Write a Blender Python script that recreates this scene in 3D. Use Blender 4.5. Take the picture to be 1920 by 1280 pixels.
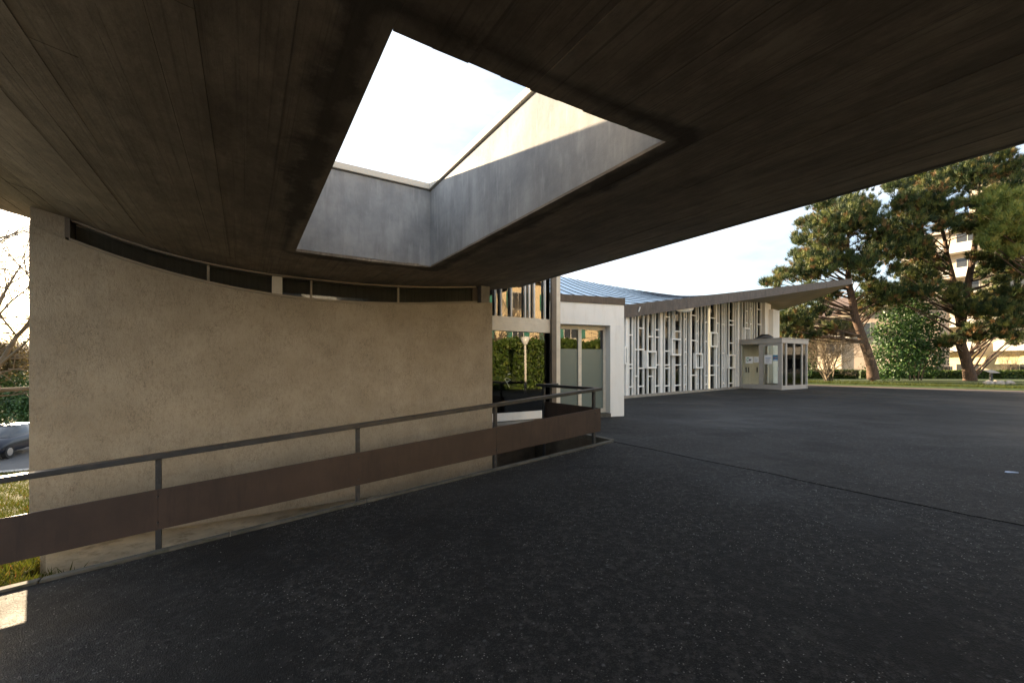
import bpy, math, random
import numpy as np
from mathutils import Vector, Matrix, noise as mnoise

scene = bpy.context.scene
for o in list(bpy.data.objects):
    bpy.data.objects.remove(o, do_unlink=True)
COL = scene.collection
R = math.radians

# ------------------------------------------------------------------ camera
cam_data = bpy.data.cameras.new('camera')
cam_data.sensor_width = 36.0
cam_data.lens = 15.0                      # f = 800 px on a 1920 px wide frame
cam_data.shift_y = 45.0 / 1920.0          # vertical shift: horizon sits at y = 685
cam_data.clip_start = 0.05
cam_data.clip_end = 3000
cam = bpy.data.objects.new('camera', cam_data)
cam.location = (0, 0, 0)                  # eye height is z = 0, the ramp lies 1.68 m below
cam.rotation_euler = (R(90), 0, 0)
COL.objects.link(cam)
scene.camera = cam

# ------------------------------------------------------------------ sky, sun, exposure
SUN_EL, SUN_AZ = R(12.3), math.atan2(-1.1125, 1.0)      # azimuth measured from +Y, negative = left
world = bpy.data.worlds.new('World')
scene.world = world
world.use_nodes = True
wn = world.node_tree
wn.nodes.clear()
sky = wn.nodes.new('ShaderNodeTexSky')
sky.sky_type = 'NISHITA'
sky.sun_disc = False
sky.sun_elevation = SUN_EL
sky.sun_rotation = SUN_AZ
sky.altitude = 400
sky.air_density = 1.0
sky.dust_density = 1.6
sky.ozone_density = 1.0
bg = wn.nodes.new('ShaderNodeBackground')
bg.inputs['Strength'].default_value = 0.065
wo = wn.nodes.new('ShaderNodeOutputWorld')
# thin high cloud, the same all over the sky
wtc = wn.nodes.new('ShaderNodeTexCoord')
wmp = wn.nodes.new('ShaderNodeMapping'); wmp.inputs['Scale'].default_value = (1.5, 1.5, 5.0)
wno = wn.nodes.new('ShaderNodeTexNoise'); wno.inputs['Scale'].default_value = 1.7
wno.inputs['Detail'].default_value = 7; wno.inputs['Roughness'].default_value = 0.55
wrp = wn.nodes.new('ShaderNodeValToRGB')
wrp.color_ramp.elements[0].position = 0.30; wrp.color_ramp.elements[0].color = (0, 0, 0, 1)
wrp.color_ramp.elements[1].position = 0.58; wrp.color_ramp.elements[1].color = (0.85, 0.85, 0.85, 1)
wmx = wn.nodes.new('ShaderNodeMix'); wmx.data_type = 'RGBA'
wmx.inputs['B'].default_value = (3.75, 4.0, 4.35, 1)
L = wn.links.new
L(wtc.outputs['Generated'], wmp.inputs['Vector']); L(wmp.outputs['Vector'], wno.inputs['Vector'])
L(wno.outputs['Fac'], wrp.inputs['Fac']); L(wrp.outputs['Color'], wmx.inputs['Factor'])
L(sky.outputs['Color'], wmx.inputs['A']); L(wmx.outputs['Result'], bg.inputs['Color'])
L(bg.outputs['Background'], wo.inputs['Surface'])

sun_data = bpy.data.lights.new('sun', 'SUN')
sun_data.energy = 4.6
sun_data.angle = R(0.53)
sun_data.color = (1.0, 0.77, 0.50)
sun = bpy.data.objects.new('sun', sun_data)
sdir = Vector((math.sin(SUN_AZ) * math.cos(SUN_EL), math.cos(SUN_AZ) * math.cos(SUN_EL), math.sin(SUN_EL)))
sun.rotation_euler = sdir.to_track_quat('Z', 'Y').to_euler()
sun.location = sdir * 60
COL.objects.link(sun)

scene.view_settings.view_transform = 'Standard'
scene.view_settings.look = 'None'
scene.view_settings.gamma = 1.0
scene.view_settings.exposure = 2.6
scene.render.engine = 'CYCLES'
scene.cycles.max_bounces = 8
scene.cycles.diffuse_bounces = 5
scene.cycles.transparent_max_bounces = 16

# ------------------------------------------------------------------ helpers
rng = np.random.default_rng(7)
random.seed(7)
ANG = math.atan2(500.0, 800.0)            # turn of the building's grid against the view
EA = (math.cos(ANG), math.sin(ANG))       # along the stucco wall, away to the right
EB = (-math.sin(ANG), math.cos(ANG))      # square to it, away to the left

def W(a, b, z):
    return (a * EA[0] + b * EB[0], a * EA[1] + b * EB[1], z)

def AB(x, y):
    return (x * EA[0] + y * EA[1], x * EB[0] + y * EB[1])

def ramp_z(a):
    return -1.68 + 0.083 * min(a, 5.15)

def soffit_z(a):
    d = a - 1.1
    if d >= 0: return 1.2 + 0.03 * d * d
    d = -d
    if d > 2.67: return 1.577 + 0.25 * (d - 2.67)
    return 1.2 + 0.0055 * d * d + 0.0178 * d ** 3

class MB:
    def __init__(self):
        self.v = []; self.f = []
    def hexa(self, p):
        n = len(self.v)
        self.v += [tuple(q) for q in p]
        self.f += [(n, n+3, n+2, n+1), (n+4, n+5, n+6, n+7), (n, n+1, n+5, n+4),
                   (n+1, n+2, n+6, n+5), (n+2, n+3, n+7, n+6), (n+3, n, n+4, n+7)]
        return self
    def box(self, a0, a1, b0, b1, z0, z1):            # box in the building's grid
        return self.hexa([W(a0, b0, z0), W(a1, b0, z0), W(a1, b1, z0), W(a0, b1, z0),
                          W(a0, b0, z1), W(a1, b0, z1), W(a1, b1, z1), W(a0, b1, z1)])
    def slab(self, p, zt, zb):                          # plan quad (world xy) with per-corner heights
        return self.hexa([(q[0], q[1], z) for q, z in zip(p, zb)] + [(q[0], q[1], z) for q, z in zip(p, zt)])
    def fbox(self, fr, l0, l1, d0, d1, z0, z1):         # box in a local frame: fr = (origin, dir_along, dir_out)
        (ox, oy), (lx, ly), (dx, dy) = fr
        def q(l, d, z): return (ox + lx*l + dx*d, oy + ly*l + dy*d, z)
        return self.hexa([q(l0, d0, z0), q(l1, d0, z0), q(l1, d1, z0), q(l0, d1, z0),
                          q(l0, d0, z1), q(l1, d0, z1), q(l1, d1, z1), q(l0, d1, z1)])
    def wbox(self, x0, x1, y0, y1, z0, z1):
        return self.hexa([(x0, y0, z0), (x1, y0, z0), (x1, y1, z0), (x0, y1, z0),
                          (x0, y0, z1), (x1, y0, z1), (x1, y1, z1), (x0, y1, z1)])
    def tube(self, pts, rad, n=7, cap=True):
        pts = [Vector(p) for p in pts]
        base = len(self.v)
        for i, p in enumerate(pts):
            d = (pts[min(i+1, len(pts)-1)] - pts[max(i-1, 0)])
            d = d.normalized() if d.length > 1e-9 else Vector((0, 0, 1))
            u = d.cross(Vector((0, 0, 1)))
            if u.length < 0.05: u = d.cross(Vector((1, 0, 0)))
            u.normalize(); w = d.cross(u)
            r = rad[i] if isinstance(rad, (list, tuple)) else rad
            for k in range(n):
                t = 2 * math.pi * k / n
                self.v.append(tuple(p + (u * math.cos(t) + w * math.sin(t)) * r))
        for i in range(len(pts) - 1):
            for k in range(n):
                a = base + i*n + k; b = base + i*n + (k+1) % n
                self.f.append((a, b, b+n, a+n))
        if cap:
            self.f.append(tuple(base + k for k in range(n))[::-1])
            self.f.append(tuple(base + (len(pts)-1)*n + k for k in range(n)))
        return self
    def grid(self, rows):                               # rows of points
        base = len(self.v); m = len(rows[0])
        for r in rows: self.v += [tuple(p) for p in r]
        for i in range(len(rows)-1):
            for j in range(m-1):
                a = base + i*m + j
                self.f.append((a, a+1, a+m+1, a+m))
        return self

BASES = {}
def empty(name, base, label, cat, group=None):
    o = bpy.data.objects.new(name, None)
    o.empty_display_size = 0.3
    o.location = base
    COL.objects.link(o)
    BASES[o.name] = Vector(base)
    tag(o, label, cat, group)
    return o

def tag(o, label=None, cat=None, group=None, kind=None):
    if label: o['label'] = label
    if cat: o['category'] = cat
    if group: o['group'] = group
    if kind: o['kind'] = kind
    return o

def root_of(o):
    while o.parent: o = o.parent
    return o

def link_mesh(name, me, mat, parent, smooth):
    if mat: me.materials.append(mat)
    if smooth:
        me.polygons.foreach_set('use_smooth', [True] * len(me.polygons))
    o = bpy.data.objects.new(name, me)
    COL.objects.link(o)
    if parent: o.parent = parent
    return o

def mk(name, mb, mat, parent=None, base=None, smooth=False, bevel=0.0, label=None, cat=None, group=None, kind=None):
    """one mesh object; vertices are given in world space and stored about the thing's base"""
    if parent is not None:
        off = BASES[root_of(parent).name]
    else:
        off = Vector(base) if base else Vector(np.mean(np.array(mb.v), axis=0) * np.array([1, 1, 0]) + np.array([0, 0, min(p[2] for p in mb.v)]))
    me = bpy.data.meshes.new(name)
    me.from_pydata([(p[0]-off[0], p[1]-off[1], p[2]-off[2]) for p in mb.v], [], mb.f)
    me.update()
    o = link_mesh(name, me, mat, parent, smooth)
    if parent is None:
        o.location = off
        BASES[o.name] = Vector(off)
    if bevel:
        m = o.modifiers.new('bevel', 'BEVEL'); m.width = bevel; m.segments = 2; m.limit_method = 'ANGLE'
    return tag(o, label, cat, group, kind)

def mk_np(name, verts, faces, mat, parent=None, base=(0, 0, 0), tint=None, **tags):
    """many small faces from numpy arrays (faces: n x 3 or n x 4), optional per-vertex tint"""
    off = np.array(BASES[root_of(parent).name] if parent is not None else base)
    me = bpy.data.meshes.new(name)
    nv, (nf, k) = len(verts), faces.shape
    me.vertices.add(nv)
    me.vertices.foreach_set('co', (verts - off).astype(np.float32).ravel())
    me.loops.add(nf * k)
    me.loops.foreach_set('vertex_index', faces.astype(np.int32).ravel())
    me.polygons.add(nf)
    me.polygons.foreach_set('loop_start', (np.arange(nf) * k).astype(np.int32))
    me.polygons.foreach_set('loop_total', np.full(nf, k, dtype=np.int32))
    if tint is not None:
        at = me.attributes.new('tint', 'FLOAT', 'POINT')
        at.data.foreach_set('value', tint.astype(np.float32))
    me.update(calc_edges=True)
    o = link_mesh(name, me, mat, parent, False)
    if parent is None:
        o.location = base
        BASES[o.name] = Vector(base)
    return tag(o, **tags)

# ------------------------------------------------------------------ materials
def new_mat(name):
    m = bpy.data.materials.new(name); m.use_nodes = True
    nt = m.node_tree; nt.nodes.clear()
    out = nt.nodes.new('ShaderNodeOutputMaterial')
    p = nt.nodes.new('ShaderNodeBsdfPrincipled')
    nt.links.new(p.outputs['BSDF'], out.inputs['Surface'])
    return m, nt, p, out

def coords(nt, scale=(1, 1, 1), rot=0.0, world_pos=True):
    if world_pos:
        g = nt.nodes.new('ShaderNodeNewGeometry'); src = g.outputs['Position']
    else:
        g = nt.nodes.new('ShaderNodeTexCoord'); src = g.outputs['Object']
    r = nt.nodes.new('ShaderNodeMapping'); r.inputs['Rotation'].default_value = (0, 0, rot)
    nt.links.new(src, r.inputs['Vector'])
    s = nt.nodes.new('ShaderNodeMapping'); s.inputs['Scale'].default_value = scale
    nt.links.new(r.outputs['Vector'], s.inputs['Vector'])
    return s.outputs['Vector']

def noise(nt, vec, scale, detail=4, rough=0.55, lo=0.35, hi=0.65):
    n = nt.nodes.new('ShaderNodeTexNoise')
    n.inputs['Scale'].default_value = scale; n.inputs['Detail'].default_value = detail
    n.inputs['Roughness'].default_value = rough
    nt.links.new(vec, n.inputs['Vector'])
    r = nt.nodes.new('ShaderNodeMapRange'); r.inputs['From Min'].default_value = lo; r.inputs['From Max'].default_value = hi
    nt.links.new(n.outputs['Fac'], r.inputs['Value'])
    return r.outputs['Result']

def mixc(nt, fac, a, b):
    m = nt.nodes.new('ShaderNodeMix'); m.data_type = 'RGBA'
    if isinstance(fac, (int, float)): m.inputs['Factor'].default_value = fac
    else: nt.links.new(fac, m.inputs['Factor'])
    for key, c in (('A', a), ('B', b)):
        if isinstance(c, (tuple, list)): m.inputs[key].default_value = (*c[:3], 1)
        else: nt.links.new(c, m.inputs[key])
    return m.outputs['Result']

def math_n(nt, op, a, b=None, c=None):
    m = nt.nodes.new('ShaderNodeMath'); m.operation = op
    for i, x in enumerate((a, b, c)):
        if x is None: continue
        if isinstance(x, (int, float)): m.inputs[i].default_value = x
        else: nt.links.new(x, m.inputs[i])
    return m.outputs[0]

def bump(nt, p, h, strength, dist, prev=None):
    b = nt.nodes.new('ShaderNodeBump'); b.inputs['Strength'].default_value = strength; b.inputs['Distance'].default_value = dist
    nt.links.new(h, b.inputs['Height'])
    if prev is not None: nt.links.new(prev, b.inputs['Normal'])
    nt.links.new(b.outputs['Normal'], p.inputs['Normal'])
    return b.outputs['Normal']

def simple(name, col, rough=0.6, var=0.15, scale=3.0, stretch=(1, 1, 1), bumps=0.15, bscale=40, dirt=None, metal=0.0, spec=0.5):
    m, nt, p, out = new_mat(name)
    v = coords(nt, stretch)
    n1 = noise(nt, v, scale, 5)
    dark = tuple(c * (1 - var) for c in col); lite = tuple(min(1, c * (1 + var)) for c in col)
    c = mixc(nt, n1, dark, lite)
    if dirt:
        n2 = noise(nt, v, scale * 2.7, 6, 0.65, 0.5, 0.75)
        c = mixc(nt, n2, c, dirt)
    nt.links.new(c, p.inputs['Base Color'])
    p.inputs['Roughness'].default_value = rough
    p.inputs['Metallic'].default_value = metal
    p.inputs['Specular IOR Level'].default_value = spec
    if bumps:
        bump(nt, p, noise(nt, coords(nt), bscale, 3, 0.6, 0, 1), bumps, 0.01)
    return m

def glass_mat(name, tint=(0.75, 0.8, 0.78), ior=1.75):
    m, nt, p, out = new_mat(name)
    nt.nodes.remove(p)
    fr = nt.nodes.new('ShaderNodeFresnel'); fr.inputs['IOR'].default_value = ior
    tr = nt.nodes.new('ShaderNodeBsdfTransparent'); tr.inputs['Color'].default_value = (*tint, 1)
    gl = nt.nodes.new('ShaderNodeBsdfGlossy'); gl.inputs['Roughness'].default_value = 0.0
    mx = nt.nodes.new('ShaderNodeMixShader')
    bn = nt.nodes.new('ShaderNodeBump'); bn.inputs['Strength'].default_value = 0.03; bn.inputs['Distance'].default_value = 0.02
    nt.links.new(noise(nt, coords(nt), 1.3, 1, 0.4, 0, 1), bn.inputs['Height'])
    nt.links.new(bn.outputs['Normal'], gl.inputs['Normal'])
    nt.links.new(fr.outputs['Fac'], mx.inputs['Fac'])
    nt.links.new(tr.outputs['BSDF'], mx.inputs[1]); nt.links.new(gl.outputs['BSDF'], mx.inputs[2])
    nt.links.new(mx.outputs['Shader'], out.inputs['Surface'])
    return m

def leaf_mat(name, cols, rough=0.55, trans=0.25):
    """foliage: colour chosen by the per-leaf tint attribute, thin and a little translucent"""
    m, nt, p, out = new_mat(name)
    at = nt.nodes.new('ShaderNodeAttribute'); at.attribute_name = 'tint'
    rp = nt.nodes.new('ShaderNodeValToRGB')
    cr = rp.color_ramp
    while len(cr.elements) < len(cols): cr.elements.new(0.5)
    for e, (pos, c) in zip(cr.elements, cols):
        e.position = pos; e.color = (*c, 1)
    nt.links.new(at.outputs['Fac'], rp.inputs['Fac'])
    nt.links.new(rp.outputs['Color'], p.inputs['Base Color'])
    p.inputs['Roughness'].default_value = rough
    p.inputs['Specular IOR Level'].default_value = 0.35
    tl = nt.nodes.new('ShaderNodeBsdfTranslucent'); nt.links.new(rp.outputs['Color'], tl.inputs['Color'])
    mx = nt.nodes.new('ShaderNodeMixShader'); mx.inputs['Fac'].default_value = trans
    nt.links.new(p.outputs['BSDF'], mx.inputs[1]); nt.links.new(tl.outputs['BSDF'], mx.inputs[2])
    nt.links.new(mx.outputs['Shader'], out.inputs['Surface'])
    return m

M = {}

def soffit_material():
    m, nt, p, out = new_mat('board_marked_concrete')
    g = nt.nodes.new('ShaderNodeNewGeometry')
    r = nt.nodes.new('ShaderNodeMapping'); r.inputs['Rotation'].default_value = (0, 0, -ANG)
    nt.links.new(g.outputs['Position'], r.inputs['Vector'])
    sx = nt.nodes.new('ShaderNodeSeparateXYZ'); nt.links.new(r.outputs['Vector'], sx.inputs[0])
    def vec(s):
        mp = nt.nodes.new('ShaderNodeMapping'); mp.inputs['Scale'].default_value = s
        nt.links.new(r.outputs['Vector'], mp.inputs['Vector']); return mp.outputs['Vector']
    grain = noise(nt, vec((26, 1.3, 1)), 1.0, 6, 0.6)
    blot = noise(nt, vec((1, 0.7, 1)), 1.3, 8, 0.68, 0.42, 0.66)
    fine = noise(nt, vec((1, 0.5, 1)), 7, 9, 0.78, 0.42, 0.60)
    c = mixc(nt, grain, (0.232, 0.188, 0.138), (0.308, 0.255, 0.193))
    c = mixc(nt, math_n(nt, 'MULTIPLY', fine, 0.6), c, (0.1161, 0.08772, 0.0602))
    c = mixc(nt, math_n(nt, 'MULTIPLY', blot, 0.7), c, (0.0731, 0.05418, 0.03784))
    streak = noise(nt, vec((75, 0.5, 1)), 1.0, 3, 0.5, 0.56, 0.68)
    c = mixc(nt, math_n(nt, 'MULTIPLY', streak, 0.6), c, (0.075, 0.056, 0.040))
    # per-board tone
    oi = nt.nodes.new('ShaderNodeObjectInfo')
    c = mixc(nt, math_n(nt, 'MULTIPLY', oi.outputs['Random'], 0.16), c, (0.32, 0.26, 0.19))
    # water stains creeping out from the rim of the roof opening
    dx = math_n(nt, 'MAXIMUM', math_n(nt, 'SUBTRACT', math_n(nt, 'ABSOLUTE', math_n(nt, 'SUBTRACT', sx.outputs[0], 1.2)), 0.75), 0.0)
    dy = math_n(nt, 'MAXIMUM', math_n(nt, 'SUBTRACT', math_n(nt, 'ABSOLUTE', math_n(nt, 'SUBTRACT', sx.outputs[1], 3.28)), 1.75), 0.0)
    d = math_n(nt, 'SQRT', math_n(nt, 'ADD', math_n(nt, 'MULTIPLY', dx, dx), math_n(nt, 'MULTIPLY', dy, dy)))
    wob = noise(nt, vec((1, 1, 1)), 2.6, 9, 0.72, 0.28, 0.72)
    patchy = noise(nt, vec((1, 1, 1)), 1.1, 4, 0.6, 0.40, 0.62)
    e = math_n(nt, 'SUBTRACT', math_n(nt, 'ABSOLUTE', math_n(nt, 'SUBTRACT', d, 0.11)), math_n(nt, 'MULTIPLY', math_n(nt, 'MULTIPLY', wob, 0.21), math_n(nt, 'ADD', math_n(nt, 'MULTIPLY', patchy, 0.85), 0.15)))
    mr = nt.nodes.new('ShaderNodeMapRange'); mr.inputs['From Min'].default_value = 0.035; mr.inputs['From Max'].default_value = -0.030
    nt.links.new(e, mr.inputs['Value'])
    edge = nt.nodes.new('ShaderNodeMapRange'); edge.inputs['From Min'].default_value = 0.0; edge.inputs['From Max'].default_value = 0.045
    edge.inputs['To Min'].default_value = 0.35
    nt.links.new(d, edge.inputs['Value'])
    st = math_n(nt, 'MULTIPLY', math_n(nt, 'MULTIPLY', mr.outputs['Result'], edge.outputs['Result']), 0.78)
    c = mixc(nt, st, c, (0.030, 0.022, 0.016))
    # pale lime bloom and patches
    bloom = noise(nt, vec((1, 1, 1)), 6.5, 8, 0.75, 0.60, 0.74)
    bz = noise(nt, vec((1, 1, 1)), 0.8, 2, 0.5, 0.50, 0.66)
    c = mixc(nt, math_n(nt, 'MULTIPLY', math_n(nt, 'MULTIPLY', bloom, bz), 0.45), c, (0.34, 0.28, 0.21))
    nt.links.new(c, p.inputs['Base Color'])
    p.inputs['Roughness'].default_value = 0.8
    n1 = bump(nt, p, noise(nt, vec((40, 2.5, 1)), 1.0, 5, 0.6, 0, 1), 0.3, 0.005)
    bump(nt, p, noise(nt, vec((1, 1, 1)), 14, 8, 0.75, 0, 1), 0.4, 0.015, n1)
    return m
M['soffit'] = soffit_material()

def skylight_material():
    m, nt, p, out = new_mat('smooth_grey_concrete')
    v = coords(nt, (1, 1, 1))
    vs = coords(nt, (3, 3, 0.45))
    c = mixc(nt, noise(nt, v, 2.2, 7, 0.65), (0.2295, 0.2338, 0.238), (0.391, 0.3867, 0.3782))
    c = mixc(nt, math_n(nt, 'MULTIPLY', noise(nt, vs, 2.6, 6, 0.65, 0.45, 0.75), 0.6), c, (0.19, 0.187, 0.183))
    c = mixc(nt, math_n(nt, 'MULTIPLY', noise(nt, vs, 5.0, 5, 0.6, 0.55, 0.75), 0.4), c, (0.55, 0.54, 0.525))
    nt.links.new(c, p.inputs['Base Color']); p.inputs['Roughness'].default_value = 0.75
    bump(nt, p, noise(nt, v, 25, 6, 0.65, 0, 1), 0.25, 0.008)
    return m
M['skylight'] = skylight_material()

def stucco_material():
    m, nt, p, out = new_mat('scratched_beige_render')
    v = coords(nt, (1, 1, 1))
    vert = coords(nt, (38, 38, 13))
    c = mixc(nt, noise(nt, v, 1.6, 6, 0.6), (0.3759, 0.31, 0.2192), (0.46, 0.3862, 0.2806))
    c = mixc(nt, math_n(nt, 'MULTIPLY', noise(nt, vert, 1.0, 5, 0.7, 0.53, 0.75), 0.55), c, (0.22, 0.17, 0.12))
    c = mixc(nt, math_n(nt, 'MULTIPLY', noise(nt, coords(nt, (4, 4, 0.8)), 1.0, 5, 0.7, 0.55, 0.8), 0.4), c, (0.29, 0.24, 0.18))
    worm = None
    for sc_, str_, w_ in (((17, 17, 11), 2.2, 0.026), ((34, 34, 15), 1.6, 0.035)):
        n = nt.nodes.new('ShaderNodeTexNoise'); n.inputs['Scale'].default_value = 1.0; n.inputs['Detail'].default_value = 2
        n.inputs['Distortion'].default_value = str_
        nt.links.new(coords(nt, sc_), n.inputs['Vector'])
        d_ = math_n(nt, 'ABSOLUTE', math_n(nt, 'SUBTRACT', n.outputs['Fac'], 0.5))
        mr = nt.nodes.new('ShaderNodeMapRange'); mr.inputs['From Min'].default_value = w_; mr.inputs['From Max'].default_value = 0.004
        nt.links.new(d_, mr.inputs['Value'])
        worm = mr.outputs['Result'] if worm is None else math_n(nt, 'MAXIMUM', worm, mr.outputs['Result'])
    worm = math_n(nt, 'MULTIPLY', worm, noise(nt, v, 4.0, 6, 0.7, 0.34, 0.62))
    c = mixc(nt, math_n(nt, 'MULTIPLY', worm, 0.55), c, (0.115, 0.087, 0.060))
    nt.links.new(c, p.inputs['Base Color']); p.inputs['Roughness'].default_value = 0.92
    p.inputs['Specular IOR Level'].default_value = 0.2
    n1 = bump(nt, p, noise(nt, vert, 1.0, 6, 0.75, 0, 1), 0.8, 0.012)
    bump(nt, p, noise(nt, v, 55, 4, 0.7, 0, 1), 0.5, 0.01, n1)
    return m
M['stucco'] = stucco_material()

def asphalt_material():
    m, nt, p, out = new_mat('worn_asphalt')
    v = coords(nt, (1, 1, 1))
    def cells(scale):
        vo = nt.nodes.new('ShaderNodeTexVoronoi'); vo.inputs['Scale'].default_value = scale; nt.links.new(v, vo.inputs['Vector'])
        sep = nt.nodes.new('ShaderNodeSeparateColor'); nt.links.new(vo.outputs['Color'], sep.inputs[0])
        inner = nt.nodes.new('ShaderNodeMapRange'); inner.inputs['From Min'].default_value = 0.55; inner.inputs['From Max'].default_value = 0.25
        nt.links.new(vo.outputs['Distance'], inner.inputs['Value'])
        return sep, inner.outputs['Result']
    s1, i1 = cells(105); s2, i2 = cells(38)
    stone = mixc(nt, s1.outputs[1], (0.0064, 0.006208, 0.006624), (0.0368, 0.03492, 0.03238))
    c = mixc(nt, i1, (0.008, 0.008, 0.0085), stone)
    # gritty mottling that still reads some metres away
    c = mixc(nt, math_n(nt, 'MULTIPLY', noise(nt, v, 16, 4, 0.75, 0.48, 0.62), 0.85), c, (0.0416, 0.04, 0.0384))
    c = mixc(nt, math_n(nt, 'MULTIPLY', noise(nt, v, 26, 3, 0.7, 0.50, 0.62), 0.6), c, (0.006, 0.006, 0.0065))
    # pale stones: many small, few large
    b1 = nt.nodes.new('ShaderNodeMapRange'); b1.inputs['From Min'].default_value = 0.95; b1.inputs['From Max'].default_value = 0.985
    nt.links.new(s1.outputs[0], b1.inputs['Value'])
    c = mixc(nt, math_n(nt, 'MULTIPLY', math_n(nt, 'MULTIPLY', b1.outputs['Result'], i1), noise(nt, v, 0.8, 5, 0.65, 0.25, 0.55)), c, (0.30, 0.29, 0.275))
    b2 = nt.nodes.new('ShaderNodeMapRange'); b2.inputs['From Min'].default_value = 0.975; b2.inputs['From Max'].default_value = 1.0
    nt.links.new(s2.outputs[0], b2.inputs['Value'])
    c = mixc(nt, math_n(nt, 'MULTIPLY', b2.outputs['Result'], i2), c, (0.10, 0.10, 0.105))
    # worn lighter areas, oil and damp stains
    c = mixc(nt, math_n(nt, 'MULTIPLY', noise(nt, v, 0.35, 5, 0.6, 0.47, 0.62), 0.5), c, (0.036, 0.0352, 0.0336))
    c = mixc(nt, math_n(nt, 'MULTIPLY', noise(nt, v, 0.9, 7, 0.72, 0.50, 0.62), 0.85), c, (0.0065, 0.0064, 0.0066))
    # fine meandering cracks in places
    n = nt.nodes.new('ShaderNodeTexNoise'); n.inputs['Scale'].default_value = 0.8; n.inputs['Detail'].default_value = 6; n.inputs['Distortion'].default_value = 0.6
    nt.links.new(v, n.inputs['Vector'])
    mr = nt.nodes.new('ShaderNodeMapRange'); mr.inputs['From Min'].default_value = 0.004; mr.inputs['From Max'].default_value = 0.001
    nt.links.new(math_n(nt, 'ABSOLUTE', math_n(nt, 'SUBTRACT', n.outputs['Fac'], 0.5)), mr.inputs['Value'])
    crack = math_n(nt, 'MULTIPLY', mr.outputs['Result'], noise(nt, v, 0.5, 2, 0.5, 0.54, 0.6))
    c = mixc(nt, math_n(nt, 'MULTIPLY', crack, 0.9), c, (0.003, 0.003, 0.003))
    nt.links.new(c, p.inputs['Base Color'])
    p.inputs['Specular IOR Level'].default_value = 0.3
    rr = nt.nodes.new('ShaderNodeMapRange'); rr.inputs['To Min'].default_value = 0.88; rr.inputs['To Max'].default_value = 0.55
    nt.links.new(noise(nt, v, 0.22, 4, 0.6, 0.46, 0.64), rr.inputs['Value']); nt.links.new(rr.outputs['Result'], p.inputs['Roughness'])
    n1 = bump(nt, p, i1, 0.7, 0.006)
    n2 = bump(nt, p, noise(nt, v, 16, 4, 0.75, 0, 1), 0.5, 0.02, n1)
    bump(nt, p, noise(nt, v, 1.1, 3, 0.5, 0, 1), 0.3, 0.05, n2)
    return m
M['asphalt'] = asphalt_material()

def cortenlike(name, c0, c1, c2):
    m, nt, p, out = new_mat(name)
    v = coords(nt, (1, 1, 1))
    c = mixc(nt, noise(nt, v, 2.5, 7, 0.65), c0, c1)
    c = mixc(nt, math_n(nt, 'MULTIPLY', noise(nt, coords(nt, (7, 7, 0.9)), 1.5, 7, 0.75, 0.48, 0.68), 0.85), c, c2)
    nt.links.new(c, p.inputs['Base Color']); p.inputs['Roughness'].default_value = 0.55
    bump(nt, p, noise(nt, v, 30, 5, 0.7, 0, 1), 0.12, 0.004)
    return m
M['rust'] = cortenlike('rust_brown_sheet', (0.03655, 0.02125, 0.0153), (0.0561, 0.03315, 0.0238), (0.0255, 0.0153, 0.0119))
M['steel'] = simple('dark_grey_steel', (0.028, 0.0288, 0.032), 0.42, 0.25, 6, bumps=0.1, dirt=(0.072, 0.068, 0.064))
M['rail'] = simple('worn_rail_paint', (0.0288, 0.0288, 0.0304), 0.38, 0.3, 5, (1, 1, 1), 0.12, dirt=(0.06, 0.0496, 0.04))
M['kerb'] = simple('mossy_kerb_concrete', (0.085, 0.0782, 0.0629), 0.9, 0.3, 4, bumps=0.5, dirt=(0.03825, 0.0408, 0.0221))
M['plinth'] = simple('stained_plinth_concrete', (0.62, 0.53, 0.38), 0.9, 0.2, 2, (1, 1, 3), 0.5, dirt=(0.24, 0.18, 0.11))  # base tone lightened to carry the glow bounced off the grass
M['trim'] = simple('beige_trim', (0.306, 0.255, 0.1827), 0.6, 0.12, 4)
M['cream'] = simple('cream_paint', (0.66, 0.60, 0.49), 0.5, 0.06, 3, bumps=0.06, dirt=(0.56, 0.50, 0.40))
M['white'] = simple('white_render', (0.84, 0.82, 0.77), 0.75, 0.04, 1.2, (2, 2, 0.5), 0.12, dirt=(0.76, 0.73, 0.67))
M['finwhite'] = simple('white_metal_paint', (0.84, 0.82, 0.77), 0.45, 0.04, 3, bumps=0.04, dirt=(0.76, 0.73, 0.67))
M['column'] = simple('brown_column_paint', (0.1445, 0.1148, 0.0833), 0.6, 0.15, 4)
M['copper'] = simple('brown_metal_fascia', (0.0648, 0.0468, 0.0351), 0.5, 0.22, 2.5, (2, 2, 0.7), 0.08, dirt=(0.1125, 0.0882, 0.072))
M['zinc'] = simple('blue_grey_zinc', (0.44, 0.58, 0.70), 0.4, 0.10, 0.7, bumps=0.05, metal=0.05)
M['seam'] = simple('dark_seam_metal', (0.03, 0.038, 0.05), 0.45, 0.15, 2, bumps=0, metal=0.6)
M['eave'] = simple('brown_plaster_soffit', (0.30, 0.25, 0.185), 0.85, 0.12, 1.2)
M['concrete'] = simple('grey_concrete', (0.2805, 0.255, 0.2125), 0.85, 0.2, 2.5, bumps=0.3, dirt=(0.187, 0.1615, 0.1275))
M['well'] = simple('dark_concrete', (0.10, 0.082, 0.062), 0.9, 0.25, 2.5, bumps=0.3, dirt=(0.06, 0.05, 0.038))  # darker concrete colour for the light well and lobby footing
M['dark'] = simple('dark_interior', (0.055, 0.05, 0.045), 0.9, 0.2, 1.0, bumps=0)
M['alu'] = simple('bronze_grey_aluminium', (0.40, 0.365, 0.325), 0.45, 0.08, 3, bumps=0.03)
M['wooddoor'] = simple('cream_board_door', (0.66, 0.58, 0.45), 0.6, 0.1, 8, (8, 8, 0.5), 0.1)
M['glass'] = glass_mat('clear_glass', (0.7, 0.75, 0.73), 2.3)
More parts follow.
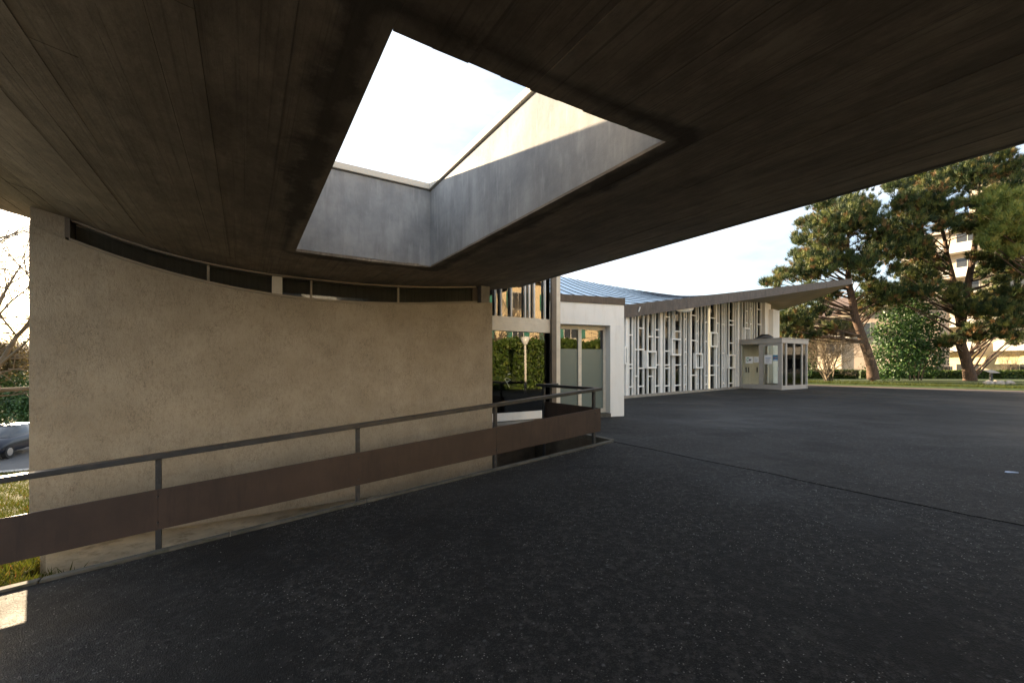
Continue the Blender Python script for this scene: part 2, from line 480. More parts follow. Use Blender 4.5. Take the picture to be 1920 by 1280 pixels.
M['glass_dark'] = glass_mat('dark_glass', (0.62, 0.63, 0.60), 1.38)
M['glass_strip'] = glass_mat('strip_glass', (0.88, 0.90, 0.88), 1.6)
M['glass_vest'] = glass_mat('thin_clear_glass', (0.92, 0.94, 0.92), 1.35)
M['frost'] = simple('frosted_film', (0.150, 0.185, 0.165), 0.35, 0.04, 1.2, bumps=0)
M['black'] = simple('black_plastic', (0.012, 0.012, 0.013), 0.4, 0.1, 5, bumps=0)
M['paper'] = simple('white_paper', (0.80, 0.80, 0.80), 0.8, 0.02, 5, bumps=0)
M['ink'] = simple('grey_ink', (0.25, 0.27, 0.33), 0.8, 0.1, 5, bumps=0)
M['green_ink'] = simple('green_ink', (0.06, 0.30, 0.13), 0.8, 0.1, 5, bumps=0)
M['blue_ink'] = simple('blue_ink', (0.03, 0.20, 0.42), 0.7, 0.1, 5, bumps=0)
M['red_ink'] = simple('red_ink', (0.50, 0.12, 0.09), 0.7, 0.1, 5, bumps=0)
M['brown_ink'] = simple('brown_ink', (0.12, 0.09, 0.07), 0.7, 0.1, 5, bumps=0)
M['bark'] = simple('pine_bark', (0.10, 0.062, 0.040), 0.95, 0.4, 5, (3, 3, 0.8), 0.9, 14, dirt=(0.07, 0.05, 0.04))
M['barebark'] = simple('bare_branch_bark', (0.16, 0.125, 0.085), 0.95, 0.3, 6, bumps=0.3)
M['needles'] = leaf_mat('pine_needles', [(0.0, (0.01759, 0.03519, 0.01173)), (0.45, (0.04692, 0.07429, 0.01955)), (0.78, (0.1662, 0.1759, 0.0391)), (0.90, (0.1662, 0.1124, 0.0391)), (1.0, (0.215, 0.1173, 0.04399))])
M['needles_sunlit'] = leaf_mat('sunlit_pine_needles', [(0.0, (0.0816, 0.1224, 0.0272)), (0.5, (0.204, 0.238, 0.0476)), (1.0, (0.3264, 0.2856, 0.068))])  # brighter, yellower copy of the needles, with sunlight put into the colour
M['laurel'] = leaf_mat('glossy_evergreen_leaf', [(0.0, (0.02065, 0.05738, 0.01377)), (0.6, (0.05164, 0.1148, 0.02754)), (1.0, (0.1377, 0.1951, 0.05164))], 0.42, 0.15)
M['hedge'] = leaf_mat('hedge_leaf', [(0.0, (0.03, 0.06, 0.012)), (0.6, (0.085, 0.13, 0.02)), (1.0, (0.16, 0.18, 0.035))], 0.5, 0.2)
M['autumn'] = leaf_mat('brown_scrub_leaf', [(0.0, (0.05, 0.04, 0.02)), (0.5, (0.12, 0.085, 0.035)), (1.0, (0.20, 0.16, 0.06))], 0.7, 0.3)
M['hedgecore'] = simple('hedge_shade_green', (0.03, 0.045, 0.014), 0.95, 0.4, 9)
M['grassblade'] = leaf_mat('grass_blade', [(0.0, (0.028, 0.045, 0.006)), (0.6, (0.075, 0.088, 0.009)), (0.92, (0.13, 0.11, 0.02)), (1.0, (0.18, 0.08, 0.025))], 0.9, 0.3)
M['lawn'] = simple('lawn_turf', (0.035, 0.065, 0.010), 0.95, 0.35, 6, bumps=0.6, bscale=60, dirt=(0.09, 0.10, 0.03))
M['slope'] = simple('grass_bank_soil', (0.040, 0.044, 0.009), 1.0, 0.35, 3, bumps=0.6, bscale=30, dirt=(0.06, 0.042, 0.018), spec=0.05)
M['earth'] = simple('brown_earth_path', (0.105, 0.078, 0.062), 0.95, 0.25, 2.5, bumps=0.4, bscale=30)
M['pave'] = simple('pale_pavement', (0.40, 0.38, 0.35), 0.85, 0.1, 2)
M['road'] = simple('street_asphalt', (0.07, 0.07, 0.072), 0.8, 0.15, 2)
M['hill'] = simple('distant_hill', (0.17, 0.13, 0.115), 1.0, 0.25, 0.05, bumps=0)
M['rock'] = simple('pale_rock', (0.40, 0.36, 0.31), 0.9, 0.25, 5, bumps=0.7, bscale=12, dirt=(0.22, 0.19, 0.16))
M['wall_cream'] = simple('cream_facade', (0.594, 0.504, 0.378), 0.85, 0.05, 0.6)
M['wall_pink'] = simple('pinkish_facade', (0.56, 0.43, 0.33), 0.85, 0.07, 0.5)
M['wall_yellow'] = simple('yellow_facade', (0.70, 0.54, 0.32), 0.85, 0.05, 0.6)
M['parapet'] = simple('white_balcony', (0.666, 0.612, 0.522), 0.8, 0.05, 0.8)
M['window'] = simple('dark_window_pane', (0.05, 0.055, 0.06), 0.12, 0.2, 0.6, bumps=0)
M['roof'] = simple('brown_roof_tiles', (0.15, 0.105, 0.085), 0.85, 0.2, 2, (1, 1, 6), 0.4)
M['awning'] = simple('yellow_awning', (0.62, 0.52, 0.30), 0.8, 0.06, 1.5)
M['shutter'] = simple('green_shutter', (0.035, 0.17, 0.12), 0.6, 0.1, 4)
M['fence'] = simple('dark_wood_fence', (0.085, 0.062, 0.045), 0.85, 0.25, 4)
M['stone_sill'] = simple('sill_stone', (0.50, 0.45, 0.38), 0.8, 0.1, 3)
M['carpaint'] = simple('navy_car_paint', (0.008, 0.012, 0.024), 0.3, 0.1, 1, bumps=0, spec=0.4)
M['tyre'] = simple('tyre_rubber', (0.02, 0.02, 0.02), 0.8, 0.1, 5, bumps=0)
M['rim'] = simple('silver_rim', (0.5, 0.5, 0.52), 0.3, 0.05, 5, bumps=0, metal=0.8)
M['lens'] = simple('headlight_lens', (0.65, 0.68, 0.72), 0.08, 0.05, 5, bumps=0, spec=0.9)
M['lamp_globe'] = simple('opal_lamp_glass', (0.72, 0.70, 0.64), 0.3, 0.05, 5, bumps=0)
M['curtain'] = simple('grey_curtain', (0.11, 0.10, 0.088), 0.9, 0.15, 6, (6, 6, 0.2), 0.1)
M['carpet'] = simple('interior_floor', (0.10, 0.085, 0.07), 0.6, 0.2, 2, bumps=0)
M['crackfill'] = simple('crack_grit', (0.016, 0.015, 0.013), 1.0, 0.3, 20, bumps=0.4)
M['gravel'] = simple('loose_grit', (0.19, 0.185, 0.18), 0.8, 0.35, 30, bumps=0)
M['litter'] = simple('blue_white_litter', (0.40, 0.46, 0.62), 0.6, 0.1, 9, bumps=0)

# ------------------------------------------------------------------ ground
def smooth(x): x = max(0.0, min(1.0, x)); return x * x * (3 - 2 * x)
def terrain(a, b):
    low = -2.12 - 0.114 * max(0.0, min(b, 26.8) - 5.8)            # bank that falls away to the street on the left
    t = smooth((a - 4.2) / 3.0)
    z = low * (1 - t) + (-1.40) * t
    return z

mb = MB()
al = [-900, -300, -120, -60, -40, -30, -24, -18, -14, -11, -9, -7, -5.5, -4, -3, -2, -1, 0, 1, 2, 3, 4.2, 5, 5.6, 6.2, 7.2, 10, 15, 20, 30, 45, 60, 100, 300, 900]
bl = [5.16, 5.8, 7, 8, 9, 10, 12, 14, 16, 18, 20, 22, 24, 26.8, 30, 40, 60, 100, 300, 1200]
mb.grid([[W(a, b, terrain(a, b) - (2.5 if (-1.9 < a < 6 and b < 12) else 0.0)) for a in al] for b in bl])
mb2_rows = [[W(a, b, -3.2) for a in al] for b in (-900, -40, 5.16)]
ground = mk('ground', mb, M['slope'], base=(0, 0, 0), kind='structure')
mb = MB(); mb.grid(mb2_rows)
mk('ground_base', mb, M['earth'], base=(0, 0, 0), kind='structure')

# forecourt: ramp and level part, with a ragged joint between
def jag(b):
    return 5.15 + 0.05 * mnoise.noise(Vector((b * 0.8, 0.3, 0))) + 0.022 * mnoise.noise(Vector((b * 3.1, 4.3, 0))) + 0.012 * mnoise.noise(Vector((b * 11, 1.3, 0)))
def jw(b):
    return 0.0025 + 0.006 * max(0.0, mnoise.noise(Vector((b * 2.3, 7.7, 0))) + 0.25)
KB = 5.06
bs = list(np.linspace(-30, -2, 24)) + list(np.linspace(-1.9, KB, 260))
mb = MB()
aa = [-40, -12, -6, -4, -3, -2, -1, 0, 1, 2, 3, 4, 4.8]
mb.grid([[W(a, b, ramp_z(a)) for a in aa] + [W(jag(b) - jw(b), b, ramp_z(5.13))] + [W(jag(b) - jw(b) + 0.001, b, ramp_z(5.1) - 0.06)] for b in bs])
mk('asphalt_ramp', mb, M['asphalt'], base=(0, 0, 0), kind='structure')
PZ = ramp_z(5.15)
mb = MB()
bs2 = bs + [5.3, 6.0, 7.0, 9, 12, 16, 22]
aa2 = [5.5, 7, 10, 15, 20, 26, 32, 60]
def je(b): return jag(b) + 0.002 if b <= KB else 5.24
mb.grid([[W(je(b), b, PZ - 0.06), W(je(b) + 0.001, b, PZ + 0.004)] + [W(a, b, PZ + 0.004) for a in aa2] for b in bs2])
mk('asphalt_forecourt', mb, M['asphalt'], base=(0, 0, 0), kind='structure')
mb = MB()
mb.grid([[W(5.05, b, PZ - 0.035), W(5.28, b, PZ - 0.035)] for b in bs])
mk('asphalt_joint', mb, M['crackfill'], base=(0, 0, 0), kind='structure')

# loose grit on the asphalt in front of the camera
gv, gf = [], []
n = 2600
ga = rng.uniform(-2.5, 9.0, n); gb = np.where(rng.random(n) < 0.3, 5.03 - np.abs(rng.normal(0, 0.14, n)), rng.uniform(0.3, 5.0, n))
for a, b in zip(ga, gb):
    if a > 5.0 and a < 5.3: continue
    z = ramp_z(a) + (0.004 if a > 5.15 else 0)
    s = rng.uniform(0.0015, 0.0045) * (1.0 if rng.random() < 0.94 else 1.8)
    k = len(gv)
    th = rng.uniform(0, 6.28)
    for q in range(4):
        t = th + q * math.pi / 2
        rr = s * rng.uniform(0.7, 1.3)
        x, y, _ = W(a, b, 0)
        gv.append((x + rr * math.cos(t), y + rr * math.sin(t), z))
    gv.append((x, y, z + s * 0.9))
    gf += [(k, k+1, k+4), (k+1, k+2, k+4), (k+2, k+3, k+4), (k+3, k, k+4)]
mk_np('grit', np.array(gv), np.array(gf), M['gravel'], kind='stuff', label='loose pale grit scattered over the asphalt', cat='grit')

# kerb round the light well
mb = MB()
seg = np.linspace(-12, 5.15, 40)
kerb = empty('kerb', W(0, 5.1, ramp_z(0)), 'narrow mossy concrete kerb along the ramp edge under the railing', 'kerb')
for i in range(0, 39, 3):
    a0, a1 = seg[i], seg[min(i+3, 39)] - 0.006
    z0, z1 = ramp_z(a0) + 0.022, ramp_z(a1) + 0.022
    m_ = MB().hexa([W(a0, KB, z0-0.3), W(a1, KB, z1-0.3), W(a1, 5.15, z1-0.3), W(a0, 5.15, z0-0.3),
                    W(a0, KB, z0), W(a1, KB, z1), W(a1, 5.15, z1), W(a0, 5.15, z0)])
    mk('kerb_stone', m_, M['kerb'], kerb, bevel=0.008)
for i in range(3):
    b0, b1 = 5.155 + i * 0.72, 5.155 + (i+1) * 0.72 - 0.006
    mk('kerb_stone', MB().box(5.15, 5.25, b0, b1, PZ - 0.3, PZ + 0.022), M['kerb'], kerb, bevel=0.008)

# light well retaining walls and floor
mk('retaining_wall', MB().box(-12, 5.12, 5.02, 5.12, -3.6, -1.62).box(5.12, 5.22, 5.02, 7.4, -3.6, PZ - 0.03), M['concrete'],
   kind='structure')
bpy.data.objects['retaining_wall'].location.z -= 0.0
# the ramp's fall means the side wall must follow it
o = bpy.data.objects['retaining_wall']
bpy.data.objects.remove(o, do_unlink=True)
mb = MB()
mb.hexa([W(-12, 4.98, -3.6), W(5.1, 4.98, -3.6), W(5.1, 5.13, -3.6), W(-12, 5.13, -3.6),
         W(-12, 4.98, ramp_z(-12) - 0.05), W(5.1, 4.98, ramp_z(5.1) - 0.05), W(5.1, 5.13, ramp_z(5.1) - 0.05), W(-12, 5.13, ramp_z(-12) - 0.05)])
mb.box(5.14, 5.28, 5.0, 7.39, -3.6, PZ - 0.05)
mk('retaining_wall', mb, M['well'], kind='structure')
mk('well_floor', MB().box(-1.95, 5.13, 5.14, 7.4, -3.5, -3.2), M['well'], kind='structure')

# lawn, earth verge and street
mb = MB()
def lz(x, y): return -1.15
edge = [(13.0, 33.5), (17.0, 29.6), (19.5, 27.8), (22.2, 24.3), (25.2, 21.0), (30, 17.0), (40, 12)]
rows = [[(x, y, PZ + 0.02) for x, y in edge], [(x + 0.10, y + 0.12, PZ + 0.10) for x, y in edge],
        [(x + 2.2, y + 2.6, PZ + 0.14) for x, y in edge], [(x + 14, y + 16, PZ + 0.16) for x, y in edge], [(x + 60, y + 70, PZ + 0.2) for x, y in edge]]
mb.grid(rows)
mk('lawn', mb, M['lawn'], base=(0, 0, 0), kind='structure', smooth=True)
mb = MB()
ve = edge[1:]
mb.grid([[(x - 0.62 * d, y - 0.72 * d, PZ + 0.009) for (x, y), d in zip(ve, (0.2, 1.0, 2.2, 3.4, 4.5, 6))], [(x + 0.3, y + 0.3, PZ + 0.012) for x, y in ve]])
mk('earth_verge', mb, M['earth'], base=(0, 0, 0), kind='structure')
mb = MB()
mb.grid([[W(a, b, terrain(-30, 26.8) + 0.03) for a in (-60, -30, -9, -2)] for b in (24.5, 27.0)])
mk('pavement', mb, M['pave'], base=(0, 0, 0), kind='structure')
mb = MB()
mb.grid([[W(a, b, terrain(-30, 26.8) + 0.02) for a in (-80, -30, -9, 0)] for b in (27.0, 38.0)])
mk('street', mb, M['road'], base=(0, 0, 0), kind='structure')

# grass on the bank beside the ramp
def blades(pts, h, w, jit):
    n = len(pts)
    th = rng.uniform(0, 6.283, n); hh = h * rng.uniform(0.5, 1.3, n); ww = w * rng.uniform(0.7, 1.3, n)
    lean = rng.normal(0, jit, (n, 2))
    d = np.stack([np.cos(th), np.sin(th), np.zeros(n)], 1) * ww[:, None]
    top = pts + np.concatenate([lean * hh[:, None], hh[:, None]], 1)
    v = np.stack([pts - d, pts + d, top], 1).reshape(-1, 3)
    f = np.arange(3 * n).reshape(-1, 3)
    return v, f, np.repeat(np.clip(rng.beta(2, 2, n) + (rng.random(n) < 0.03) * 0.6, 0, 1), 3)
pp = []
while len(pp) < 16000:
    b = 5.3 + 21 * rng.random() ** 1.7
    Yc = b / 1.46
    a = -0.44 * Yc * rng.uniform(0.75, 1.25) - rng.uniform(0, 0.5)
    if a > -1.95 and b > 6.2: continue
    if mnoise.noise(Vector((a * 2.3, b * 2.3, 0))) < -0.25 and rng.random() < 0.8: continue
    pp.append(W(a, b, terrain(a, b) - 0.01))
v, f, t = blades(np.array(pp), 0.10, 0.010, 0.6)
mk_np('bank_grass', v, f, M['grassblade'], tint=t, kind='stuff', label='tufty yellow green grass on the bank left of the wall', cat='grass')
pp = []
for i in range(15000):
    s = rng.uniform(1.0, 5.0); k = int(s); q = s - k
    x = edge[k][0] * (1-q) + edge[min(k+1, 6)][0] * q; y = edge[k][1] * (1-q) + edge[min(k+1, 6)][1] * q
    d = rng.uniform(0.05, 1) ** 1.5 * 7
    pp.append((x + 0.65 * d + 0.08, y + 0.76 * d + 0.08, PZ + 0.11))
v, f, t = blades(np.array(pp), 0.09, 0.016, 0.5)
mk_np('lawn_grass', v, f, M['grassblade'], tint=t * 0.6, kind='stuff', label='short green lawn grass beyond the forecourt', cat='grass')

# ------------------------------------------------------------------ concrete canopy with its roof opening
CA0, CA1, CB0, CB1 = -2.55, 4.63, -5.0, 7.2
OA0, OA1, OB0, OB1 = 0.45, 1.95, 1.53, 5.03
UP = 2.16
canopy = empty('canopy', W(1.2, 3.3, 1.2), 'curved board-marked concrete canopy with a rectangular roof opening', 'canopy')
# slab
acuts = list(np.linspace(CA0, OA0 - 0.06, 12)) + list(np.linspace(OA0 - 0.06, OA1 + 0.06, 6))[1:] + list(np.linspace(OA1 + 0.06, CA1, 13))[1:]
mb = MB()
for a0, a1 in zip(acuts[:-1], acuts[1:]):
    spans = [(CB0, CB1)] if (a1 <= OA0 - 0.05 or a0 >= OA1 + 0.05) else [(CB0, OB0 - 0.06), (OB1 + 0.06, CB1)]
    for b0, b1 in spans:
        z0, z1 = soffit_z(a0) + 0.025, soffit_z(a1) + 0.025
        mb.hexa([W(a0, b0, z0), W(a1, b0, z1), W(a1, b1, z1), W(a0, b1, z0),
                 W(a0, b0, z0 + 0.2), W(a1, b0, z1 + 0.2), W(a1, b1, z1 + 0.2), W(a0, b1, z0 + 0.2)])
mk('slab', mb, M['concrete'], canopy)
# board marks: one strip per shuttering board
def board(a0, a1, b0, b1, drop, g0, g1, rough0=False, rough1=False):
    n = max(2, int((b1 - b0) / 0.12)) if (rough0 or rough1) else 1
    z0, z1 = soffit_z(a0) - drop, soffit_z(a1) - drop
    t = 0.03
    aL, aR = a0 + g0, a1 - g1
    m_ = MB()
    e0 = [b0 + (0.004 * random.uniform(-1, 1) if rough0 else 0) for _ in range(2)]
    e1 = [b1 + (0.004 * random.uniform(-1, 1) if rough1 else 0) for _ in range(2)]
    m_.hexa([W(aL, e0[0], z0), W(aR, e0[1], z1), W(aR, e1[1], z1), W(aL, e1[0], z0),
             W(aL, e0[0], z0 + t), W(aR, e0[1], z1 + t), W(aR, e1[1], z1 + t), W(aL, e1[0], z0 + t)])
    mk('board_mark', m_, M['soffit'], canopy)
lines = list(np.linspace(CA0, OA0, 21)) + list(np.linspace(OA0, OA1, 11))[1:] + list(np.linspace(OA1, CA1, 19))[1:]
gaps = {}
for a in lines: gaps[round(a, 4)] = random.choice([0.0002, 0.0003, 0.0004, 0.0006, 0.0008, 0.0014])
for a0, a1 in zip(lines[:-1], lines[1:]):
    inside = a0 >= OA0 - 1e-6 and a1 <= OA1 + 1e-6
    g0, g1 = gaps[round(a0, 4)], gaps[round(a1, 4)]
    joint = 5.62
    if inside:
        spans = [(CB0, -1.2, 0, 0), (-1.199, OB0, 0, 1), (OB1, joint, 1, 0), (joint + 0.002, CB1, 0, 0)]
    else:
        s = random.uniform(0.5, 3.5)
        spans = [(CB0, s, 0, 0), (s + 0.0008, joint, 0, 0), (joint + 0.002, CB1, 0, 0)]
    for b0, b1, r0, r1 in spans:
        board(a0, a1, b0, b1, random.uniform(0, 0.0035), g0, g1, bool(r0), bool(r1))
# fascia of the free edges
zE = soffit_z(CA1)
mk('edge_fascia', MB().box(CA1 + 0.001, CA1 + 0.03, CB0, CB1, zE - 0.012, zE + 0.24), M['concrete'], canopy)
zE = soffit_z(CA0)
mk('edge_fascia', MB().box(CA0 - 0.03, CA0 - 0.001, CB0, CB1, zE - 0.012, zE + 0.24), M['concrete'], canopy)
# upstand walls of the opening
zs = soffit_z
def upstand(a0, a1, b0, b1, zb):
    return mk('skylight_wall', MB().box(a0, a1, b0, b1, zb, UP), M['skylight'], canopy)
upstand(OA0 - 0.14, OA1 + 0.14, OB1, OB1 + 0.14, 1.232)
upstand(OA1, OA1 + 0.14, OB0, OB1 - 0.001, 1.240)
upstand(OA0 - 0.14, OA0, OB0, OB1 - 0.001, 1.220)
upstand(OA0 - 0.14, OA1 + 0.14, OB0 - 0.14, OB0 - 0.001, 1.232)
# coping: a pale metal cap with a shadow gap beneath it
mk('coping', MB().box(OA0 - 0.18, OA1 + 0.18, OB1 - 0.03, OB1 + 0.18, UP + 0.012, UP + 0.085), M['parapet'], canopy, bevel=0.006)
mk('coping', MB().box(OA1 - 0.03, OA1 + 0.18, OB0 - 0.18, OB1 - 0.032, UP + 0.012, UP + 0.085), M['parapet'], canopy, bevel=0.006)
mk('coping', MB().box(OA0 - 0.18, OA0 + 0.03, OB0 - 0.18, OB1 - 0.032, UP + 0.012, UP + 0.085), M['parapet'], canopy, bevel=0.006)
mk('coping', MB().box(OA0 + 0.031, OA1 - 0.031, OB0 - 0.18, OB0 + 0.03, UP + 0.012, UP + 0.085), M['parapet'], canopy, bevel=0.006)
mk('coping_bed', MB().box(OA0 - 0.12, OA1 + 0.12, OB1 + 0.02, OB1 + 0.12, UP, UP + 0.0125)
   .box(OA1 + 0.02, OA1 + 0.12, OB0, OB1 - 0.01, UP, UP + 0.0125), M['black'], canopy)

# ------------------------------------------------------------------ hall with the stucco wall and strip window
WB = 6.4
hall = empty('hall', W(0.85, WB, -2.8), 'low hall with rough beige stucco wall and curved strip window', 'building')
HA0, HA1 = -1.9, 3.6
# z of the strip window's sill, read at points along the wall
SILL = [(-1.9, 1.46), (-1.57, 1.33), (-1.23, 1.204), (-0.39, 1.005), (0.816, 0.885), (2.0, 0.935), (2.7, 0.985), (3.29, 1.045), (3.6, 1.085)]
def sill_z(a):
    return float(np.interp(a, [s[0] for s in SILL], [s[1] for s in SILL]))
_aa = np.linspace(-1.9, 3.6, 45)
_co = np.polyfit([s[0] for s in SILL], [s[1] for s in SILL], 4)
def sill_s(a): return float(np.polyval(_co, a))
mb = MB()
na = 60
for i in range(na):
    a0 = HA0 + (HA1 - HA0) * i / na; a1 = HA0 + (HA1 - HA0) * (i + 1) / na
    mb.hexa([W(a0, WB, -1.92), W(a1, WB, -1.92), W(a1, WB + 0.28, -1.92), W(a0, WB + 0.28, -1.92),
             W(a0, WB, sill_s(a0)), W(a1, WB, sill_s(a1)), W(a1, WB + 0.28, sill_s(a1)), W(a0, WB + 0.28, sill_s(a0))])
mb2 = MB()
rows_f = []
nz = 40
mb2.grid([[W(a, WB, -1.92 + (sill_s(a) + 1.92) * j / nz) for a in np.linspace(HA0, HA1, na + 1)] for j in range(nz + 1)])
base_n = len(mb2.v)
T_ = 0.28
mb2.grid([[W(a, WB, sill_s(a)) for a in np.linspace(HA0, HA1, na + 1)], [W(a, WB + T_, sill_s(a)) for a in np.linspace(HA0, HA1, na + 1)]])
mb2.grid([[W(a, WB + T_, -1.92) for a in (HA1, HA0)], [W(a, WB + T_, sill_s(a)) for a in (HA1, HA0)]])
mb2.grid([[W(HA1, WB, -1.92), W(HA1, WB + T_, -1.92)], [W(HA1, WB, sill_s(HA1)), W(HA1, WB + T_, sill_s(HA1))]])
mb2.grid([[W(HA0, WB + T_, -1.92), W(HA0, WB, -1.92)], [W(HA0, WB + T_, sill_s(HA0)), W(HA0, WB, sill_s(HA0))]])
mb2.grid([[W(HA0, WB + T_, -1.92), W(HA1, WB + T_, -1.92)], [W(HA0, WB, -1.92), W(HA1, WB, -1.92)]])
mk('stucco_wall', mb2, M['stucco'], hall)
mk('plinth', MB().box(HA0 + 0.09, HA1 - 0.05, WB + 0.11, WB + 0.3, -4.6, -1.921), M['plinth'], hall)
# side, back, floor and roof of the hall
mk('side_wall', MB().box(HA0, HA0 + 0.25, WB + 0.281, 14, -4.6, 1.44), M['stucco'], hall)
mk('back_wall', MB().box(HA0, HA1 + 0.2, 14.001, 14.25, -4.6, 1.44), M['stucco'], hall)
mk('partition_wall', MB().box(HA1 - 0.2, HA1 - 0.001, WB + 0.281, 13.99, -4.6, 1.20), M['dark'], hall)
mk('hall_floor', MB().box(HA0 + 0.26, HA1 - 0.21, WB + 0.29, 13.98, -1.4, -1.2), M['carpet'], hall)
mk('hall_roof', MB().box(HA0 - 0.1, HA1 + 0.05, CB1 + 0.01, 14.4, 1.45, 1.62), M['concrete'], hall)
# strip window: curved sill trim, head trim, mullions and panes
GB = WB + 0.10
def strip_prism(name, a0, a1, b0, b1, fz0, fz1, mat, n=16, parent=hall):
    m_ = MB()
    al_ = np.linspace(a0, a1, n + 1)
    for p, q in zip(al_[:-1], al_[1:]):
        m_.hexa([W(p, b0, fz0(p)), W(q, b0, fz0(q)), W(q, b1, fz0(q)), W(p, b1, fz0(p)),
                 W(p, b0, fz1(p)), W(q, b0, fz1(q)), W(q, b1, fz1(q)), W(p, b1, fz1(p))])
    return mk(name, m_, mat, parent)
WA0, WA1 = -1.60, 3.30
sw = strip_prism('window_sill', WA0, WA1, WB - 0.02, WB + 0.2, lambda a: sill_s(a) + 0.001, lambda a: sill_s(a) + 0.03, M['trim'], 40)
strip_prism('window_head', WA0, WA1, WB + 0.02, WB + 0.16, lambda a: soffit_z(a) - 0.026, lambda a: soffit_z(a) - 0.006, M['trim'], 40)
mull = [-1.60, -0.39, 0.35, 0.775, 1.995, 3.28]
for a in mull[1:-1]:
    if a == 0.35: continue
    mk('mullion', MB().box(a - 0.014, a + 0.014, GB - 0.02, GB + 0.03, sill_s(a) + 0.03, soffit_z(a) - 0.026), M['trim'], hall)
mk('window_post', MB().box(0.30, 0.42, GB - 0.03, GB + 0.09, sill_s(0.35) + 0.03, soffit_z(0.35) - 0.026), M['cream'], hall)
edges = [-1.60, -0.39, 0.36, 0.775, 1.995, 3.28]
for p, q in zip(edges[:-1], edges[1:]):
    strip_prism('pane', p + 0.015, q - 0.015, GB, GB + 0.012, lambda a: sill_s(a) + 0.03, lambda a: soffit_z(a) - 0.026, M['glass_strip'], 10)
strip_prism('curtain', WA0, WA1, GB + 0.11, GB + 0.125, lambda a: sill_s(a) + 0.002, lambda a: soffit_z(a) - 0.03, M['curtain'], 24)
strip_prism('end_panel', HA0, WA0 - 0.04, WB + 0.03, WB + 0.25, lambda a: sill_s(a) + 0.001, lambda a: soffit_z(a) - 0.003, M['stucco'], 4)
mk('end_mullion', MB().box(WA0 - 0.038, WA0 + 0.004, WB + 0.0, WB + 0.2, sill_s(WA0) + 0.032, soffit_z(WA0) - 0.004), M['column'], hall)
mk('concrete_post', MB().box(3.40, 3.56, WB + 0.02, WB + 0.24, 1.075, soffit_z(3.4) - 0.005), M['concrete'], hall)
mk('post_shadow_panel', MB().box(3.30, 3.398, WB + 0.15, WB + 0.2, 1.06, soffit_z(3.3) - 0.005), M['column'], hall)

# ------------------------------------------------------------------ glazed lobby between hall and porch
LB = 7.42
lobby = empty('lobby', W(4.6, LB, -1.2), 'glazed lobby with thin white upper bars beside the stucco wall', 'lobby')
LA0, LA1 = 3.62, 5.58
def a_at(u, b): k = (u - 960) / 800.0; Y = b / (EB[1] + EB[0] * k); return Y * (EA[0] * k + EA[1])
mk('transom', MB().box(LA0, LA1, LB - 0.07, LB + 0.07, 0.70, 0.86), M['cream'], lobby)
mk('transom', MB().box(LA0, LA1, LB - 0.06, LB + 0.07, 0.863, 0.99), M['cream'], lobby)
mk('upper_pane', MB().box(LA0, LA1, LB, LB + 0.012, 0.991, 2.0), M['glass'], lobby)
mk('lower_pane', MB().box(LA0, LA1, LB, LB + 0.012, -0.96, 0.699), M['glass'], lobby)
mk('sill_board', MB().box(LA0, LA1, LB - 0.05, LB + 0.05, -1.12, -0.961), M['white'], lobby)
mk('ledge', MB().box(LA0, 5.14, LB - 0.42, LB + 0.1, -1.5, -1.14), M['concrete'], lobby)
for u in (928.6, 938.9, 958, 984, 991.6, 1001, 1021):
    a = a_at(u, LB - 0.04)
    mk('bar', MB().box(a - 0.012, a + 0.012, LB - 0.07, LB - 0.02, 0.992, 2.0), M['finwhite'], lobby)
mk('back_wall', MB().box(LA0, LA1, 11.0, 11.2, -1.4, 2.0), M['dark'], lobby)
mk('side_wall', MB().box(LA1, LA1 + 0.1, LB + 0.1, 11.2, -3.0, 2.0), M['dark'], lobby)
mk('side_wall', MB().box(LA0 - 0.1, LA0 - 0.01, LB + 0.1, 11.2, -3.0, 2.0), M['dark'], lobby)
mk('lobby_floor', MB().box(LA0, LA1, LB + 0.11, 11.0, -1.3, -1.13), M['carpet'], lobby)
mk('lobby_roof', MB().box(LA0 - 0.1, LA1 + 0.05, LB - 0.02, 11.2, 2.01, 2.16), M['concrete'], lobby)
mk('basement_wall', MB().box(LA0 - 0.1, LA1 + 0.3, LB - 0.1, LB + 0.1, -4.8, -1.501), M['well'], lobby)
mk('column', MB().box(LA1 - 0.02, LA1 + 0.10, LB - 0.14, LB - 0.071, -3.2, 2.0), M['column'], lobby)
mk('column_cover', MB().box(LA1 + 0.101, LA1 + 0.22, LB - 0.12, LB + 0.05, -1.25, 2.0), M['cream'], lobby)
# scratched marks on the lower pane
mb = MB()
for pts in ([(946, 710), (951, 718), (955, 726)], [(946, 711), (950, 708), (957, 712), (950, 716)], [(952, 702), (957, 700)]):
    q = []
    for u, vv in pts:
        a = a_at(u, LB - 0.004); x, y, _ = W(a, LB - 0.004, 0)
        q.append((x, y, (685 - vv) / 800 * y))
    mb.tube(q, 0.004, 4)
mk('scratch', mb, M['paper'], lobby)

